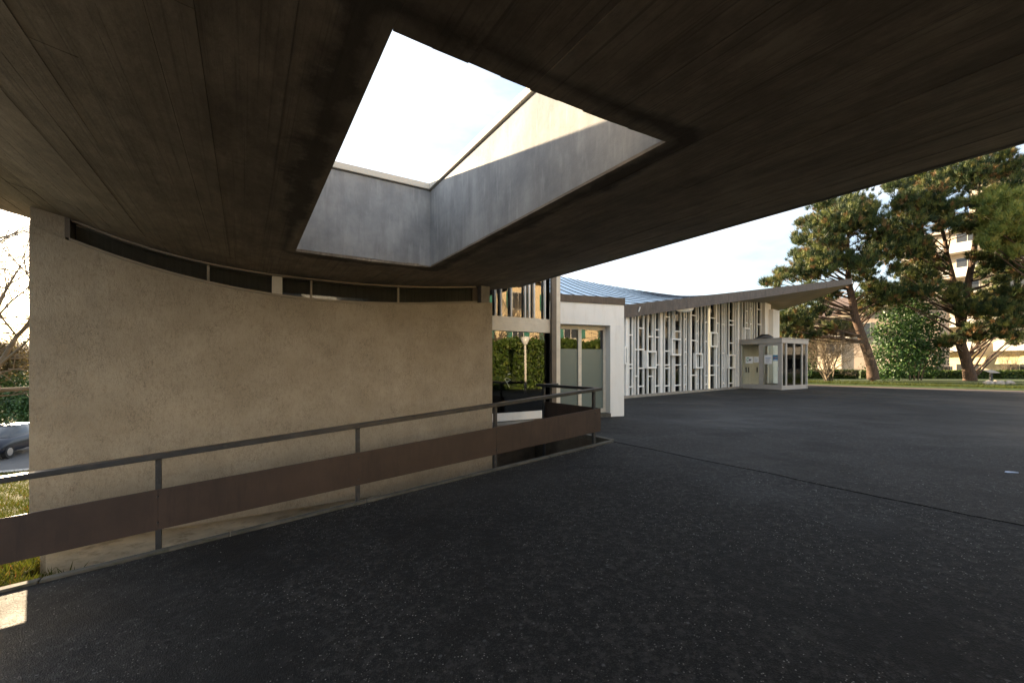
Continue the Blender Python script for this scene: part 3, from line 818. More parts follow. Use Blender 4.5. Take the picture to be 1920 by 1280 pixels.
# ------------------------------------------------------------------ white porch block with frosted doors
pd = Vector((1.715, 0.62)).normalized()
PF = ((1.055, 9.93), (pd.x, pd.y), (-pd.y, pd.x))          # along, into the building
porch = empty('porch', (1.9, 10.2, PZ), 'white rendered porch with brown coping and double frosted glass door', 'porch')
PL = 1.824
mk('lintel', MB().fbox(PF, -0.35, PL, 0, 0.3, 0.975, 1.49), M['white'], porch)
mk('pillar', MB().fbox(PF, 1.43, PL, 0, 0.3, PZ - 0.1, 0.974), M['white'], porch)
mk('side_wall', MB().fbox(PF, PL - 0.3, PL, 0.301, 3.2, PZ - 0.1, 1.49), M['white'], porch)
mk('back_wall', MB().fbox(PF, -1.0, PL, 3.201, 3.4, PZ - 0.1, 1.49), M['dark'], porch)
mk('porch_roof', MB().fbox(PF, -0.4, PL + 0.0, 0.02, 3.4, 1.491, 1.52), M['concrete'], porch)
mk('coping', MB().fbox(PF, -0.35, PL + 0.02, -0.025, 0.1, 1.492, 1.665), M['copper'], porch, bevel=0.006)
mk('doorstep', MB().fbox(PF, -0.3, 1.43, -0.03, 0.5, PZ - 0.1, PZ + 0.09), M['kerb'], porch)
fd0, fd1 = 0.20, 0.27
zb0, zt0 = PZ + 0.092, 0.973
fr = mk('door_frame', MB().fbox(PF, 1.36, 1.429, fd0, fd1, zb0, zt0).fbox(PF, -0.05, 0.05, fd0, fd1, zb0, zt0)
        .fbox(PF, 0.051, 1.359, fd0, fd1, zt0 - 0.10, zt0).fbox(PF, 0.051, 1.359, fd0, fd1, zb0, zb0 + 0.10), M['cream'], porch)
mk('meeting_stile', MB().fbox(PF, 0.655, 0.745, fd0 - 0.01, fd1, zb0 + 0.101, zt0 - 0.101), M['cream'], porch)
for l0, l1 in ((0.051, 0.654), (0.746, 1.359)):
    dp = mk('door_pane', MB().fbox(PF, l0, l1, fd0 + 0.03, fd0 + 0.042, zb0 + 0.101, zt0 - 0.101), M['glass'], porch)
    mk('frosted_film', MB().fbox(PF, l0, l1, fd0 + 0.024, fd0 + 0.029, zb0 + 0.101, 0.40), M['frost'], dp)

# ------------------------------------------------------------------ railing along the ramp
rail = empty('railing', W(1.5, 5.15, ramp_z(1.5)), 'dark steel railing with a long rust brown panel along the ramp', 'railing')
RB = 5.16
def sl(a0, a1, b0, b1, h0, h1, m_=None):                      # bar that follows the ramp
    m_ = m_ or MB()
    f_ = lambda a: -1.68 + 0.083 * a
    return m_.hexa([W(a0, b0, f_(a0)+h0), W(a1, b0, f_(a1)+h0), W(a1, b1, f_(a1)+h0), W(a0, b1, f_(a0)+h0),
                    W(a0, b0, f_(a0)+h1), W(a1, b0, f_(a1)+h1), W(a1, b1, f_(a1)+h1), W(a0, b1, f_(a0)+h1)])
EA_ = 4.92
mk('handrail', sl(-5, EA_, RB - 0.06, RB + 0.04, 0.865, 0.915), M['rail'], rail, bevel=0.006)
for u in (-640, 297, 671, 929, 1114):
    a = a_at(u, RB)
    mk('post', sl(a - 0.022, a + 0.022, RB - 0.012, RB + 0.035, -0.5, 0.864), M['steel'], rail, bevel=0.003)
for a0, a1 in ((-5, a_at(297, RB)), (a_at(297, RB) + 0.002, a_at(929, RB)), (a_at(929, RB) + 0.002, EA_ - 0.01)):
    mk('panel', sl(a0, a1, RB - 0.03, RB - 0.014, 0.205, 0.58), M['rust'], rail)
for u in (297, 671, 929, 1114):
    a = a_at(u, RB)
    for h in (0.27, 0.515):
        z = -1.68 + 0.083 * a + h
        mk('bolt', MB().tube([W(a, RB - 0.040, z), W(a, RB - 0.0285, z)], [0.007, 0.011], 8), M['steel'], rail)
# return side of the railing, level
zr = -1.68 + 0.083 * EA_
RE = 6.75
mk('handrail', MB().box(EA_ - 0.10, EA_, RB + 0.041, RE, zr + 0.865, zr + 0.915), M['rail'], rail, bevel=0.006)
mk('handrail', MB().box(EA_ - 0.10, EA_ + 0.4, RE + 0.001, RE + 0.08, zr + 0.865, zr + 0.915), M['rail'], rail, bevel=0.006)
mk('panel', MB().box(EA_ - 0.045, EA_ - 0.03, RB - 0.01, RE - 0.05, zr + 0.205, zr + 0.58), M['rust'], rail)
mk('post', MB().box(EA_ - 0.085, EA_ - 0.046, RE - 0.16, RE - 0.11, zr - 0.5, zr + 0.864), M['steel'], rail, bevel=0.003)

# ------------------------------------------------------------------ pavilion with zinc roof and finned facade
pav = empty('pavilion', (8.5, 20.0, PZ), 'pavilion with sweeping blue zinc roof and white finned glass facade', 'building')
RA = Vector((4.05, 16.1)); RBp = Vector((19.1, 24.0)); eb = Vector(EB)
zA, zB, gA, gB, SL_ = 2.24, 4.86, 0.23, -0.248, 6.46
thA, thB = 0.47, 0.28
def rz(s, t): return zA + (zB - zA) * t + s * (gA + (gB - gA) * t - 0.162 * t * (1 - t) - 0.13 * max(0.0, (t - 0.85) / 0.15) ** 2) + 0.028 * s * s
def rp(s, t, dz=0.0):
    p = RA + (RBp - RA) * t + eb * s
    return (p.x, p.y, rz(s, t) + dz)
def rth(t): return thA + (thB - thA) * t
def rinv(x, y):
    d = Vector((x, y)) - RA; e = RBp - RA
    det = e.x * eb.y - eb.x * e.y
    return ((e.x * d.y - e.y * d.x) / det, (d.x * eb.y - eb.x * d.y) / det)     # s, t
# soffit sheet and fascias
mk('roof_soffit', MB().grid([[rp(s, t, -rth(t)) for t in np.linspace(-0.1, 1, 31)] for s in np.linspace(0, SL_, 15)]), M['eave'], pav, smooth=True)
def fascia(pts, name='fascia'):
    m_ = MB()
    m_.grid([[p[0] for p in pts], [p[1] for p in pts]])
    return mk(name, m_, M['copper'], pav)
ts = np.linspace(-0.1, 1, 8)
for t0, t1 in zip(ts[:-1], ts[1:]):
    n_ = (RBp - RA).normalized(); nx, ny = n_.y * 0.03, -n_.x * 0.03
    def q(t, dz, out):
        p = rp(0, t, dz); return (p[0] + (nx if out else 0), p[1] + (ny if out else 0), p[2])
    t1_ = t1 - 0.0006
    mk('fascia', MB().hexa([q(t0, -rth(t0) - 0.01, 1), q(t1_, -rth(t1) - 0.01, 1), q(t1_, -rth(t1) - 0.01, 0), q(t0, -rth(t0) - 0.01, 0),
                            q(t0, 0.02, 1), q(t1_, 0.02, 1), q(t1_, 0.02, 0), q(t0, 0.02, 0)]), M['copper'], pav)
for s0, s1 in zip(np.linspace(0, SL_, 6)[:-1], np.linspace(0, SL_, 6)[1:]):
    def q(s, dz, o_): p = rp(s, 1, dz); return (p[0] + o_ * EA[0], p[1] + o_ * EA[1], p[2])
    mk('side_fascia', MB().hexa([q(s0, -thB - 0.02, 0), q(s0, -thB - 0.02, 0.03), q(s1, -thB - 0.02, 0.03), q(s1, -thB - 0.02, 0),
                            q(s0, 0.05, 0), q(s0, 0.05, 0.03), q(s1, 0.05, 0.03), q(s1, 0.05, 0)]), M['copper'], pav)
# zinc trays and standing seams run up the slope
nt_ = 34
tt = np.linspace(-0.1, 1, nt_ + 1)
for t0, t1 in zip(tt[:-1], tt[1:]):
    mk('roof_tray', MB().grid([[rp(s, t0, 0.0), rp(s, t1, 0.0)] for s in np.linspace(0, SL_, 9)]), M['zinc'], pav, smooth=True)
for t in tt[1:-1]:
    m_ = MB()
    ss = np.linspace(0.02, SL_, 9)
    for s0, s1 in zip(ss[:-1], ss[1:]):
        d = 0.0016
        m_.hexa([rp(s0, t - d, 0), rp(s0, t + d, 0), rp(s1, t + d, 0), rp(s1, t - d, 0),
                 rp(s0, t - d, 0.024), rp(s0, t + d, 0.024), rp(s1, t + d, 0.024), rp(s1, t - d, 0.024)])
    mk('roof_seam', m_, M['seam'], pav)
# facade frame
F0 = Vector((4.33, 16.4)); FDv = Vector((8.24, 7.2)); FLn = FDv.length; fdir = FDv.normalized()
FF = ((F0.x, F0.y), (fdir.x, fdir.y), (-fdir.y, fdir.x))   # along, inwards
def fac_l(u):
    k = (u - 960) / 800.0
    return FLn * (F0.y * k - F0.x) / (FDv.x - FDv.y * k)
def fac_top(l, d=0.0):
    x = F0.x + fdir.x * l - fdir.y * d; y = F0.y + fdir.y * l + fdir.x * d
    s, t = rinv(x, y)
    return rz(s, t) - rth(t) - 0.003
FZ0 = PZ + 0.10
LEND = fac_l(1429)
mk('base_kerb', MB().fbox(FF, -1.2, LEND, -0.16, 0.35, PZ - 0.2, FZ0), M['concrete'], pav)
def fbar(name, l0, l1, d0, d1, z0, mat, parent=pav, ztop=None):
    t0 = fac_top(l0) if ztop is None else ztop; t1 = fac_top(l1) if ztop is None else ztop
    (ox, oy), (lx, ly), (dx, dy) = FF
    def q(l, d, z): return (ox + lx*l + dx*d, oy + ly*l + dy*d, z)
    return mk(name, MB().hexa([q(l0, d0, z0), q(l1, d0, z0), q(l1, d1, z0), q(l0, d1, z0), q(l0, d0, t0), q(l1, d0, t1), q(l1, d1, t1), q(l0, d1, t0)]), mat, parent)
mains = [1173.5, 1237.5, 1293.5, 1341.5, 1382.5]
thin = [1179, 1186, 1190.5, 1197, 1207, 1215, 1224, 1228.5,
        1241.5, 1246, 1255.5, 1261.5, 1265, 1276.5, 1283, 1287,
        1305.5, 1309, 1315.5, 1322, 1327, 1331,
        1344, 1348.5, 1354.5, 1358, 1361.5, 1367, 1375.5, 1379,
        1387, 1392, 1398, 1402, 1406.5, 1410.5, 1415, 1420, 1427]
FD = 0.06
for u in mains:
    l = fac_l(u); fbar('main_mullion', l - 0.075, l + 0.075, -0.06, FD, FZ0, M['finwhite'])
for u in thin:
    l = fac_l(u); fbar('fin', l - 0.030, l + 0.030, -0.012, FD, FZ0, M['finwhite'])
allu = sorted(mains + thin)
for u0, u1 in zip(allu[:-1], allu[1:]):
    w0 = 0.078 if u0 in mains else 0.038; w1 = 0.078 if u1 in mains else 0.038
    fbar('pane', fac_l(u0) + w0, fac_l(u1) - w1, FD - 0.015, FD - 0.005, FZ0 + 0.002, M['glass_dark'])
# crossbars (u of left fin, u of right fin, image heights at that spot)
def fz(u, vv):
    l = fac_l(u); y = F0.y + fdir.y * l; return (685 - vv) / 800.0 * y
CR = [(1179, 1186, [628, 683, 690, 725]), (1190.5, 1197, [655, 705]), (1197, 1207, [615, 655, 690, 724]), (1215, 1224, [631, 705]),
      (1228.5, 1237.5, [618, 632, 684, 723]), (1246, 1255.5, [594, 658, 684, 690, 723]), (1265, 1276.5, [621, 636, 684, 722]), (1283, 1287, [598, 636, 660, 684, 721]),
      (1293.5, 1305.5, [591, 638, 703]), (1305.5, 1309, [602, 625, 640, 720]), (1322, 1327, [604, 640, 704, 720]), (1331, 1341.5, [596, 650, 685, 703]),
      (1344, 1348.5, [606, 640, 685]), (1354.5, 1358, [608, 662, 690, 718]), (1367, 1375.5, [601, 609, 643, 690, 718]), (1379, 1382.5, [579, 635, 664, 703]),
      (1398, 1402, [583, 605]), (1406.5, 1410.5, [578, 607]), (1420, 1427, [580, 608])]
for u0, u1, vs_ in CR:
    for vv in vs_:
        z = fz((u0 + u1) / 2, vv)
        mk('crossbar', MB().fbox(FF, fac_l(u0) + 0.03, fac_l(u1) - 0.03, -0.012, FD - 0.018, z - 0.025, z + 0.025), M['finwhite'], pav)
# projecting square box frames
for u0, u1, v0, v1 in ((1207.5, 1226, 657.5, 690.5), (1255, 1272.5, 634.5, 666.5), (1299, 1313.5, 662, 690.5), (1328.5, 1341.5, 623, 650.5), (1362.5, 1374.5, 664.5, 690.5), (1392, 1402.5, 614.5, 640), (1166, 1172, 649, 683)):
    l0, l1 = fac_l(u0), fac_l(u1); um = (u0 + u1) / 2
    zt, zb = fz(um, v0) , fz(um, v1)
    e = 0.07; D0 = -0.13
    mk('box_frame', MB().fbox(FF, l0, l0 + e, D0, -0.021, zb, zt).fbox(FF, l1 - e, l1, D0, -0.021, zb, zt)
       .fbox(FF, l0 + e, l1 - e, D0, -0.021, zt - e, zt).fbox(FF, l0 + e, l1 - e, D0, -0.021, zb, zb + e), M['finwhite'], pav)
# end wall, interior shell and entrance doors
lw0, lw1 = fac_l(1431), fac_l(1453)
fbar('end_wall', lw0 + 0.03, lw0 + 1.0, -0.1, 0.25, FZ0, M['white'])
mk('end_wall', MB().fbox(FF, lw0 + 0.62, lw0 + 1.75, -0.35, -0.101, FZ0, fac_top(lw0 + 1.4, -0.3) - 0.3), M['white'], pav)
def deepwall(name, l0, l1, d0, d1, mat, n=8):
    (ox, oy), (lx, ly), (dx, dy) = FF
    m_ = MB()
    q = lambda l, d, z: (ox + lx*l + dx*d, oy + ly*l + dy*d, z)
    for i in range(n):
        if abs(l1 - l0) > abs(d1 - d0):
            p0, p1 = l0 + (l1-l0)*i/n, l0 + (l1-l0)*(i+1)/n
            cs_ = [(p0, d0), (p1, d0), (p1, d1), (p0, d1)]
        else:
            p0, p1 = d0 + (d1-d0)*i/n, d0 + (d1-d0)*(i+1)/n
            cs_ = [(l0, p0), (l1, p0), (l1, p1), (l0, p1)]
        m_.hexa([q(l, d, PZ - 0.1) for l, d in cs_] + [q(l, d, fac_top(l, d) + 0.05) for l, d in cs_])
    return mk(name, m_, mat, pav)
def stwall(name, s0, s1, t0, t1, mat, n=4):
    m_ = MB()
    for i in range(n):
        if abs(t1 - t0) > 0.03:
            p0, p1 = t0 + (t1-t0)*i/n, t0 + (t1-t0)*(i+1)/n; cs_ = [(s0, p0), (s0, p1), (s1, p1), (s1, p0)]
        else:
            p0, p1 = s0 + (s1-s0)*i/n, s0 + (s1-s0)*(i+1)/n; cs_ = [(p0, t0), (p0, t1), (p1, t1), (p1, t0)]
        top = [rp(a, b, -rth(b) + 0.05) for a, b in cs_]
        m_.hexa([(p[0], p[1], PZ - 0.1) for p in top] + top)
    return mk(name, m_, mat, pav)
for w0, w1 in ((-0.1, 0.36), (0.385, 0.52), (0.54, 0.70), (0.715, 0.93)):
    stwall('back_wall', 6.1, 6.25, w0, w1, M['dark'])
for w0, w1 in ((0.36, 0.385), (0.52, 0.54), (0.70, 0.715)):  # unseen window slits added to let sun streaks onto the forecourt
    stwall('back_pane', 6.16, 6.17, w0 + 0.0002, w1 - 0.0002, M['glass_vest'], 1)
stwall('side_wall', 4.6, 6.09, 0.92, 0.93, M['white'])
stwall('side_wall', 0.6, 6.09, -0.07, -0.06, M['white'])
mk('sun_blocker', MB().fbox(FF, -5.2, -1.25, 0.6, 11.0, PZ - 0.1, 1.4), M['white'], pav)  # low unseen mass added to keep a sun streak off the forecourt
mk('pavilion_floor', MB().fbox(FF, -1.2, LEND + 1.0, 0.36, 3.0, PZ - 0.1, PZ + 0.06), M['carpet'], pav)
# soffit lamp scoop and small bracket on the fascia
m_ = MB()
c0 = Vector((*rp(0.15, 0.19)[:2], rp(0.15, 0.19)[2] - rth(0.19) - 0.03))
cc = []
for i in range(9):
    q = i / 8; cc.append(c0 + Vector((EA[0], EA[1], 0)) * (q * 1.1) + Vector((0, 0, 0.16 * q)))
m_.tube([tuple(c) for c in cc], [0.02, 0.06, 0.09, 0.11, 0.13, 0.14, 0.14, 0.12, 0.05], 10)
mk('soffit_lamp', m_, M['finwhite'], pav, smooth=True)
pb = rp(-0.04, 0.055, -0.3)
mk('bracket', MB().tube([pb, (pb[0] + 0.05, pb[1] - 0.02, pb[2] + 0.18)], [0.02, 0.03], 6), M['finwhite'], pav)

# ------------------------------------------------------------------ glass vestibule
VA0, VA1, VB0, VB1 = 23.2, 25.95, 11.16, 13.35
VT = (685 - 634) / 800.0 * 21.8
vest = empty('vestibule', W(24.5, 12.2, PZ), 'small glazed entrance vestibule with grey frames beside the pavilion', 'vestibule')
vz0 = PZ + 0.006
mk('roof_slab', MB().box(VA0 - 0.03, VA1 + 0.03, VB0 - 0.03, VB1, VT - 0.24, VT), M['alu'], vest, bevel=0.01)
mk('roof_cap', MB().box(VA0 - 0.06, VA1 + 0.06, VB0 - 0.06, VB1, VT + 0.002, VT + 0.035), M['alu'], vest)
for a, b in ((VA0, VB0), (VA1 - 0.1, VB0), (VA0, VB1 - 0.1), (VA1 - 0.1, VB1 - 0.1)):
    mk('corner_post', MB().box(a, a + 0.1, b, b + 0.1, vz0, VT - 0.241), M['alu'], vest)
mk('base_panel', MB().box(VA0 + 0.101, VA1 - 0.101, VB0 + 0.01, VB0 + 0.08, vz0, vz0 + 0.22), M['alu'], vest)
for f_ in (0.18, 0.48, 0.79):
    a = VA0 + (VA1 - VA0) * f_
    mk('mullion', MB().box(a - 0.06, a + 0.06, VB0 + 0.005, VB0 + 0.085, vz0 + 0.221, VT - 0.241), M['alu'], vest)
fs = [0.036, 0.18, 0.48, 0.79, 0.964]
for f0, f1 in zip(fs[:-1], fs[1:]):
    mk('pane', MB().box(VA0 + (VA1-VA0)*f0 + 0.06, VA0 + (VA1-VA0)*f1 - 0.06, VB0 + 0.04, VB0 + 0.048, vz0 + 0.221, VT - 0.241), M['glass_vest'], vest)
mk('base_panel', MB().box(VA1 - 0.08, VA1 - 0.01, VB0 + 0.101, VB1 - 0.101, vz0, vz0 + 0.22), M['alu'], vest)
mk('pane', MB().box(VA1 - 0.05, VA1 - 0.042, VB0 + 0.101, VB1 - 0.101, vz0 + 0.221, VT - 0.241), M['glass_vest'], vest)
# left face: fixed light and door
mid = VB0 + (VB1 - VB0) * 0.50
mk('mullion', MB().box(VA0 + 0.005, VA0 + 0.085, mid - 0.05, mid + 0.05, vz0, VT - 0.241), M['alu'], vest)
mk('base_panel', MB().box(VA0 + 0.01, VA0 + 0.08, mid + 0.051, VB1 - 0.101, vz0, vz0 + 0.24), M['alu'], vest)
mk('pane', MB().box(VA0 + 0.04, VA0 + 0.048, mid + 0.051, VB1 - 0.101, vz0 + 0.241, VT - 0.241), M['glass_vest'], vest)
dr = mk('door', MB().box(VA0 + 0.01, VA0 + 0.07, VB0 + 0.105, VB0 + 0.20, vz0 + 0.01, VT - 0.25).box(VA0 + 0.01, VA0 + 0.07, mid - 0.15, mid - 0.055, vz0 + 0.01, VT - 0.25)
        .box(VA0 + 0.01, VA0 + 0.07, VB0 + 0.201, mid - 0.151, VT - 0.36, VT - 0.25).box(VA0 + 0.01, VA0 + 0.07, VB0 + 0.201, mid - 0.151, vz0 + 0.01, vz0 + 0.24), M['alu'], vest)
mk('door_glass', MB().box(VA0 + 0.04, VA0 + 0.048, VB0 + 0.201, mid - 0.151, vz0 + 0.241, VT - 0.361), M['glass_vest'], dr)
mk('handle', MB().tube([W(VA0 - 0.04, VB0 + 0.16, vz0 + 1.0), W(VA0 - 0.04, VB0 + 0.16, vz0 + 1.18)], 0.02, 8).tube([W(VA0 - 0.04, VB0 + 0.16, vz0 + 1.09), W(VA0 + 0.012, VB0 + 0.16, vz0 + 1.09)], 0.012, 6), M['rim'], dr)
# cream board doors of the pavilion seen through the vestibule
ed = empty('entrance_doors', W(24.6, 13.4, PZ), 'cream vertical board double doors inside the glass vestibule', 'door')
for i in range(12):
    a = VA0 + 0.15 + i * 0.16
    mk('door_board', MB().box(a + 0.003, a + 0.157, VB1 + 0.03, VB1 + 0.07, vz0 + 0.02, VT - 0.1), M['wooddoor'], ed)
for a in (VA0 + 0.66, VA0 + 0.92, VA0 + 1.8):
    mk('door_handle', MB().box(a - 0.012, a + 0.012, VB1 - 0.02, VB1 + 0.029, vz0 + 0.85, vz0 + 1.15), M['brown_ink'], ed)
# notices taped on the glass
def sheet(name, b0, b1, z0, z1, mat, label, marks):
    r_ = empty(name, W(VA0 + 0.03, (b0 + b1) / 2, z0), label, 'notice')
    mk('paper', MB().box(VA0 + 0.028, VA0 + 0.031, b0, b1, z0, z1), mat, r_)
    for nm, x0, x1, y0, y1, mt in marks:
        # x runs left to right as seen from outside (b decreasing)
        mk(nm, MB().box(VA0 + 0.0255, VA0 + 0.0275, b1 - (b1-b0)*x1, b1 - (b1-b0)*x0, z0 + (z1-z0)*y0, z0 + (z1-z0)*y1), mt, r_)
    return r_
zN = lambda vv: (685 - vv) / 800.0 * 22.6
rnd = random.Random(3)
em = [('emblem', 0.30 + 0.16 * math.cos(t) , 0.38 + 0.16 * math.cos(t), 0.50 + 0.26 * math.sin(t), 0.62 + 0.26 * math.sin(t), M['green_ink']) for t in np.linspace(0.6, 4.6, 8)]
em += [('emblem_centre', 0.42, 0.72, 0.38, 0.58, M['brown_ink']), ('emblem_centre', 0.50, 0.80, 0.50, 0.66, M['ink'])]
sheet('notice', mid + 0.38, mid + 0.78, zN(681), zN(668), M['paper'], 'white notice with a round green emblem on the vestibule glass', em)
sheet('notice', mid + 0.07, mid + 0.34, zN(679.5), zN(668.5), M['paper'], 'pale notice between the emblem sheet and the vestibule door', [('text_line', 0.1, rnd.uniform(0.5, 0.95), 0.15 + 0.11*i, 0.19 + 0.11*i, M['ink']) for i in range(7)])
sheet('notice', mid - 0.60, mid - 0.22, zN(682), zN(665.5), M['paper'], 'tall white notice with small text on the vestibule door', [('heading', 0.15, 0.85, 0.66, 0.71, M['blue_ink'])] + [('text_line', 0.18, rnd.uniform(0.55, 0.85), 0.12 + 0.075*i, 0.145 + 0.075*i, M['ink']) for i in range(7)])
sheet('notice', VB0 + 0.20, VB0 + 0.44, zN(676.5), zN(665.8), M['blue_ink'], 'small blue poster at the right edge of the vestibule door', [('picture', 0.12, 0.88, 0.35, 0.75, M['ink']), ('picture', 0.15, 0.45, 0.38, 0.66, M['red_ink']), ('text_line', 0.1, 0.9, 0.1, 0.2, M['paper'])])
# dark thing lying on the vestibule roof
m_ = MB()
p0 = Vector(W(23.9, 12.9, VT + 0.05))
m_.tube([tuple(p0), tuple(p0 + Vector((0.15, 0.02, 0.03))), tuple(p0 + Vector((0.4, 0.02, 0.12))), tuple(p0 + Vector((0.75, 0.02, 0.12))), tuple(p0 + Vector((0.98, 0.0, 0.05)))], [0.05, 0.10, 0.17, 0.17, 0.10], 9)
mk('dark_item', m_, M['black'], smooth=True, label='black rounded tarp lying on the vestibule roof', cat='item')

# ------------------------------------------------------------------ trees
def tufts(centres, dirs, n_bl, Ls, wd, spread=0.9):
    """needle tufts: each is n_bl thin blades fanning about its direction"""
    n = len(centres)
    c = np.repeat(centres, n_bl, 0); d = np.repeat(dirs, n_bl, 0)
    d = d + rng.normal(0, spread * 0.5, d.shape); d /= np.linalg.norm(d, axis=1)[:, None]
    Lb = np.repeat(Ls, n_bl) * rng.uniform(0.6, 1.15, n * n_bl)
    side = np.cross(d, rng.normal(0, 1, d.shape)); side /= np.linalg.norm(side, axis=1)[:, None] + 1e-9
    c = c + rng.normal(0, 0.05, c.shape)
    tip = c + d * Lb[:, None]
    v = np.stack([c - side * wd, c + side * wd, tip], 1).reshape(-1, 3)
    return v, np.arange(len(v)).reshape(-1, 3)

def pine(name, label, trunks, pads, Yd, mat, limbs_from=None, per=31, group='tall pines on the lawn', bl=26, depth=1.6, dup=1.0, k_tint=1.0):
    """trunks: lists of (u, v, radius) in the photograph's plane at distance Yd, pads: (u, v, r) needle clouds"""
    def P3(u, v_, Y): return Vector(((u - 960) / 800.0 * Y, Y, (685 - v_) / 800.0 * Y))
    b0 = P3(trunks[0][0][0], trunks[0][0][1], Yd)
    root = empty(name, tuple(b0), label, 'tree', group)
    tr = MB(); tpts = []
    for t in trunks:
        t = [(u, v_, r * 0.78) for u, v_, r in t]
        pts = [P3(u, v_, Yd) for u, v_, r in t]
        # resample with a little wander
        fine, rad = [], []
        for i in range(len(pts) - 1):
            for s in np.linspace(0, 1, 6)[: (6 if i == len(pts) - 2 else 5)]:
                p = pts[i].lerp(pts[i+1], s); r = t[i][2] * (1-s) + t[i+1][2] * s
                w = Vector((mnoise.noise(p * 0.7), mnoise.noise(p * 0.7 + Vector((9, 0, 0))), 0)) * 0.10
                fine.append(p + w if fine else p); rad.append(r)
        tr.tube([tuple(p) for p in fine], rad, 10)
        tpts += [(p, r) for p, r in zip(fine, rad)]
    mk('trunk', tr, M['bark'], root, smooth=True)
    cs, ds, tn = [], [], []
    lm = MB()
    allp = []
    for u, v_, r in pads:
        Y = Yd + random.uniform(-depth, depth)
        allp.append((P3(u, v_, Y), r / 800.0 * Yd))
        if random.random() < dup:
            Y2 = Yd + random.choice((-1, 1)) * random.uniform(depth * 0.8, depth * 1.8)
            allp.append((P3(u + random.uniform(-14, 14), v_ + random.uniform(-10, 10), Y2), r / 800.0 * Yd * 0.85))
        for _ in range(1):
            allp.append((P3(u + random.uniform(-1, 1) * r * 1.25, v_ + random.uniform(-.5, .7) * r, Yd + random.uniform(-1, 1) * depth * 1.4), r / 800.0 * Yd * random.uniform(0.35, 0.6)))
    for c, r in allp:
        # limb from the nearest lower bit of trunk
        best = min(tpts, key=lambda q: (q[0] - (c - Vector((0, 0, 0.45 * abs(c.x - q[0].x) + 0.2)))).length)
        s0 = best[0]
        m1 = s0.lerp(c, 0.5) + Vector((random.uniform(-.2, .2), random.uniform(-.2, .2), random.uniform(-.25, .1)))
        r0 = min(best[1] * 0.45, 0.022 + 0.009 * (c - s0).length)
        lm.tube([tuple(s0), tuple(s0.lerp(m1, 0.5) + Vector((0, 0, random.uniform(-.1, .1)))), tuple(m1), tuple(m1.lerp(c, .6)), tuple(c)], [r0, r0 * .8, r0 * .6, r0 * .4, 0.012], 5)
        nn = int(per * (0.6 + (r / 0.9) ** 2 * 1.5))
        for _ in range(nn):
            q = Vector(rng.normal(0, 1, 3)); q.normalize(); q *= rng.random() ** 0.4
            tc = c + Vector((q.x * r * 1.1, q.y * r * 1.1, q.z * r * 0.85))
            dr_ = Vector((q.x * 0.5, q.y * 0.5, 0.75 + 0.4 * q.z))
            dr_.normalize()
            cs.append(tc); ds.append(dr_)
            # inner, lower needles are old and browner
            tn.append(min(1, max(0, rng.normal(0.44, 0.26) + (0.36 if (q.z < -0.15 and rng.random() < 0.30) else 0))))
    mk('limbs', lm, M['bark'], root, smooth=True)
    cs = np.array([tuple(c) for c in cs]); ds = np.array([tuple(c) for c in ds])
    v, f = tufts(cs, ds, bl, rng.uniform(0.22, 0.42, len(cs)), 0.018, 0.75)
    mk_np('crown', v, f, mat, parent=root, tint=np.repeat(np.array(tn) * k_tint, bl * 3))
    return root

p1 = [(1610,382,30),(1590,388,24),(1542,387,22),(1567,404,34),(1633,387,20),(1516,416,16),(1550,426,34),(1585,412,34),(1624,406,24),(1533,447,30),(1504,449,13),(1653,426,22),(1636,449,26),(1602,426,24),(1662,447,22),
      (1495,483,17),(1516,495,26),(1547,488,28),(1585,490,22),(1619,485,26),(1653,478,24),(1473,516,16),(1502,512,22),(1533,510,20),(1619,516,20),(1447,531,9),(1645,533,15),(1565,460,22),(1522,470,18),
      (1483,585,20),(1471,602,18),(1500,592,22),(1497,609,22),(1517,587,18),(1543,585,14),(1560,554,14),(1552,616,16),(1574,621,16),(1603,618,12),(1543,627,13),(1638,563,26),(1629,577,18),(1663,554,22),(1646,541,18),(1680,546,20),(1480,620,16),(1500,632,15),(1526,560,14),(1510,545,15)]
pine('pine_tree', 'leaning pine behind the tip of the pavilion roof', [[(1637, 716, 0.50), (1634, 690, 0.40), (1622, 650, 0.36), (1606, 600, 0.32), (1596, 560, 0.28), (1592, 520, 0.24), (1588, 450, 0.15), (1596, 390, 0.05)]], p1, 30.0, M['needles'])
p2 = [(1684,347,18),(1719,339,22),(1731,327,18),(1762,321,24),(1792,327,26),(1822,307,28),(1853,297,26),(1883,286,14),(1873,311,26),(1910,307,15),(1900,323,20),(1843,329,28),(1890,341,24),(1904,355,17),(1810,341,28),(1774,345,24),(1741,349,24),
      (1680,384,16),(1707,366,17),(1721,378,18),(1701,398,20),(1731,390,20),(1745,374,18),(1690,418,20),(1721,414,22),(1751,406,20),(1772,390,16),(1808,380,15),(1786,414,16),(1768,418,18),(1802,426,14),(1818,410,16),(1697,439,20),(1721,443,20),(1676,453,18),(1700,459,20),(1727,463,18),(1672,483,16),(1711,479,20),(1741,479,18),(1747,510,22),(1721,504,22),(1690,510,17),
      (1843,483,16),(1863,494,18),(1890,487,18),(1904,504,18),(1853,508,15),(1833,437,13),(1726,528,25),(1697,543,22),(1744,547,22),(1679,562,16),(1716,554,20),(1782,543,15),(1791,556,14),
      (1829,566,24),(1857,560,26),(1885,558,26),(1909,556,24),(1814,581,18),(1844,581,25),(1872,579,25),(1900,579,24),(1866,537,16),(1894,519,20),(1866,605,18),(1885,616,20),(1902,631,14),(1904,605,17),(1829,627,14),(1840,635,12),(1823,616,13),(1772,642,12),(1791,639,11)]
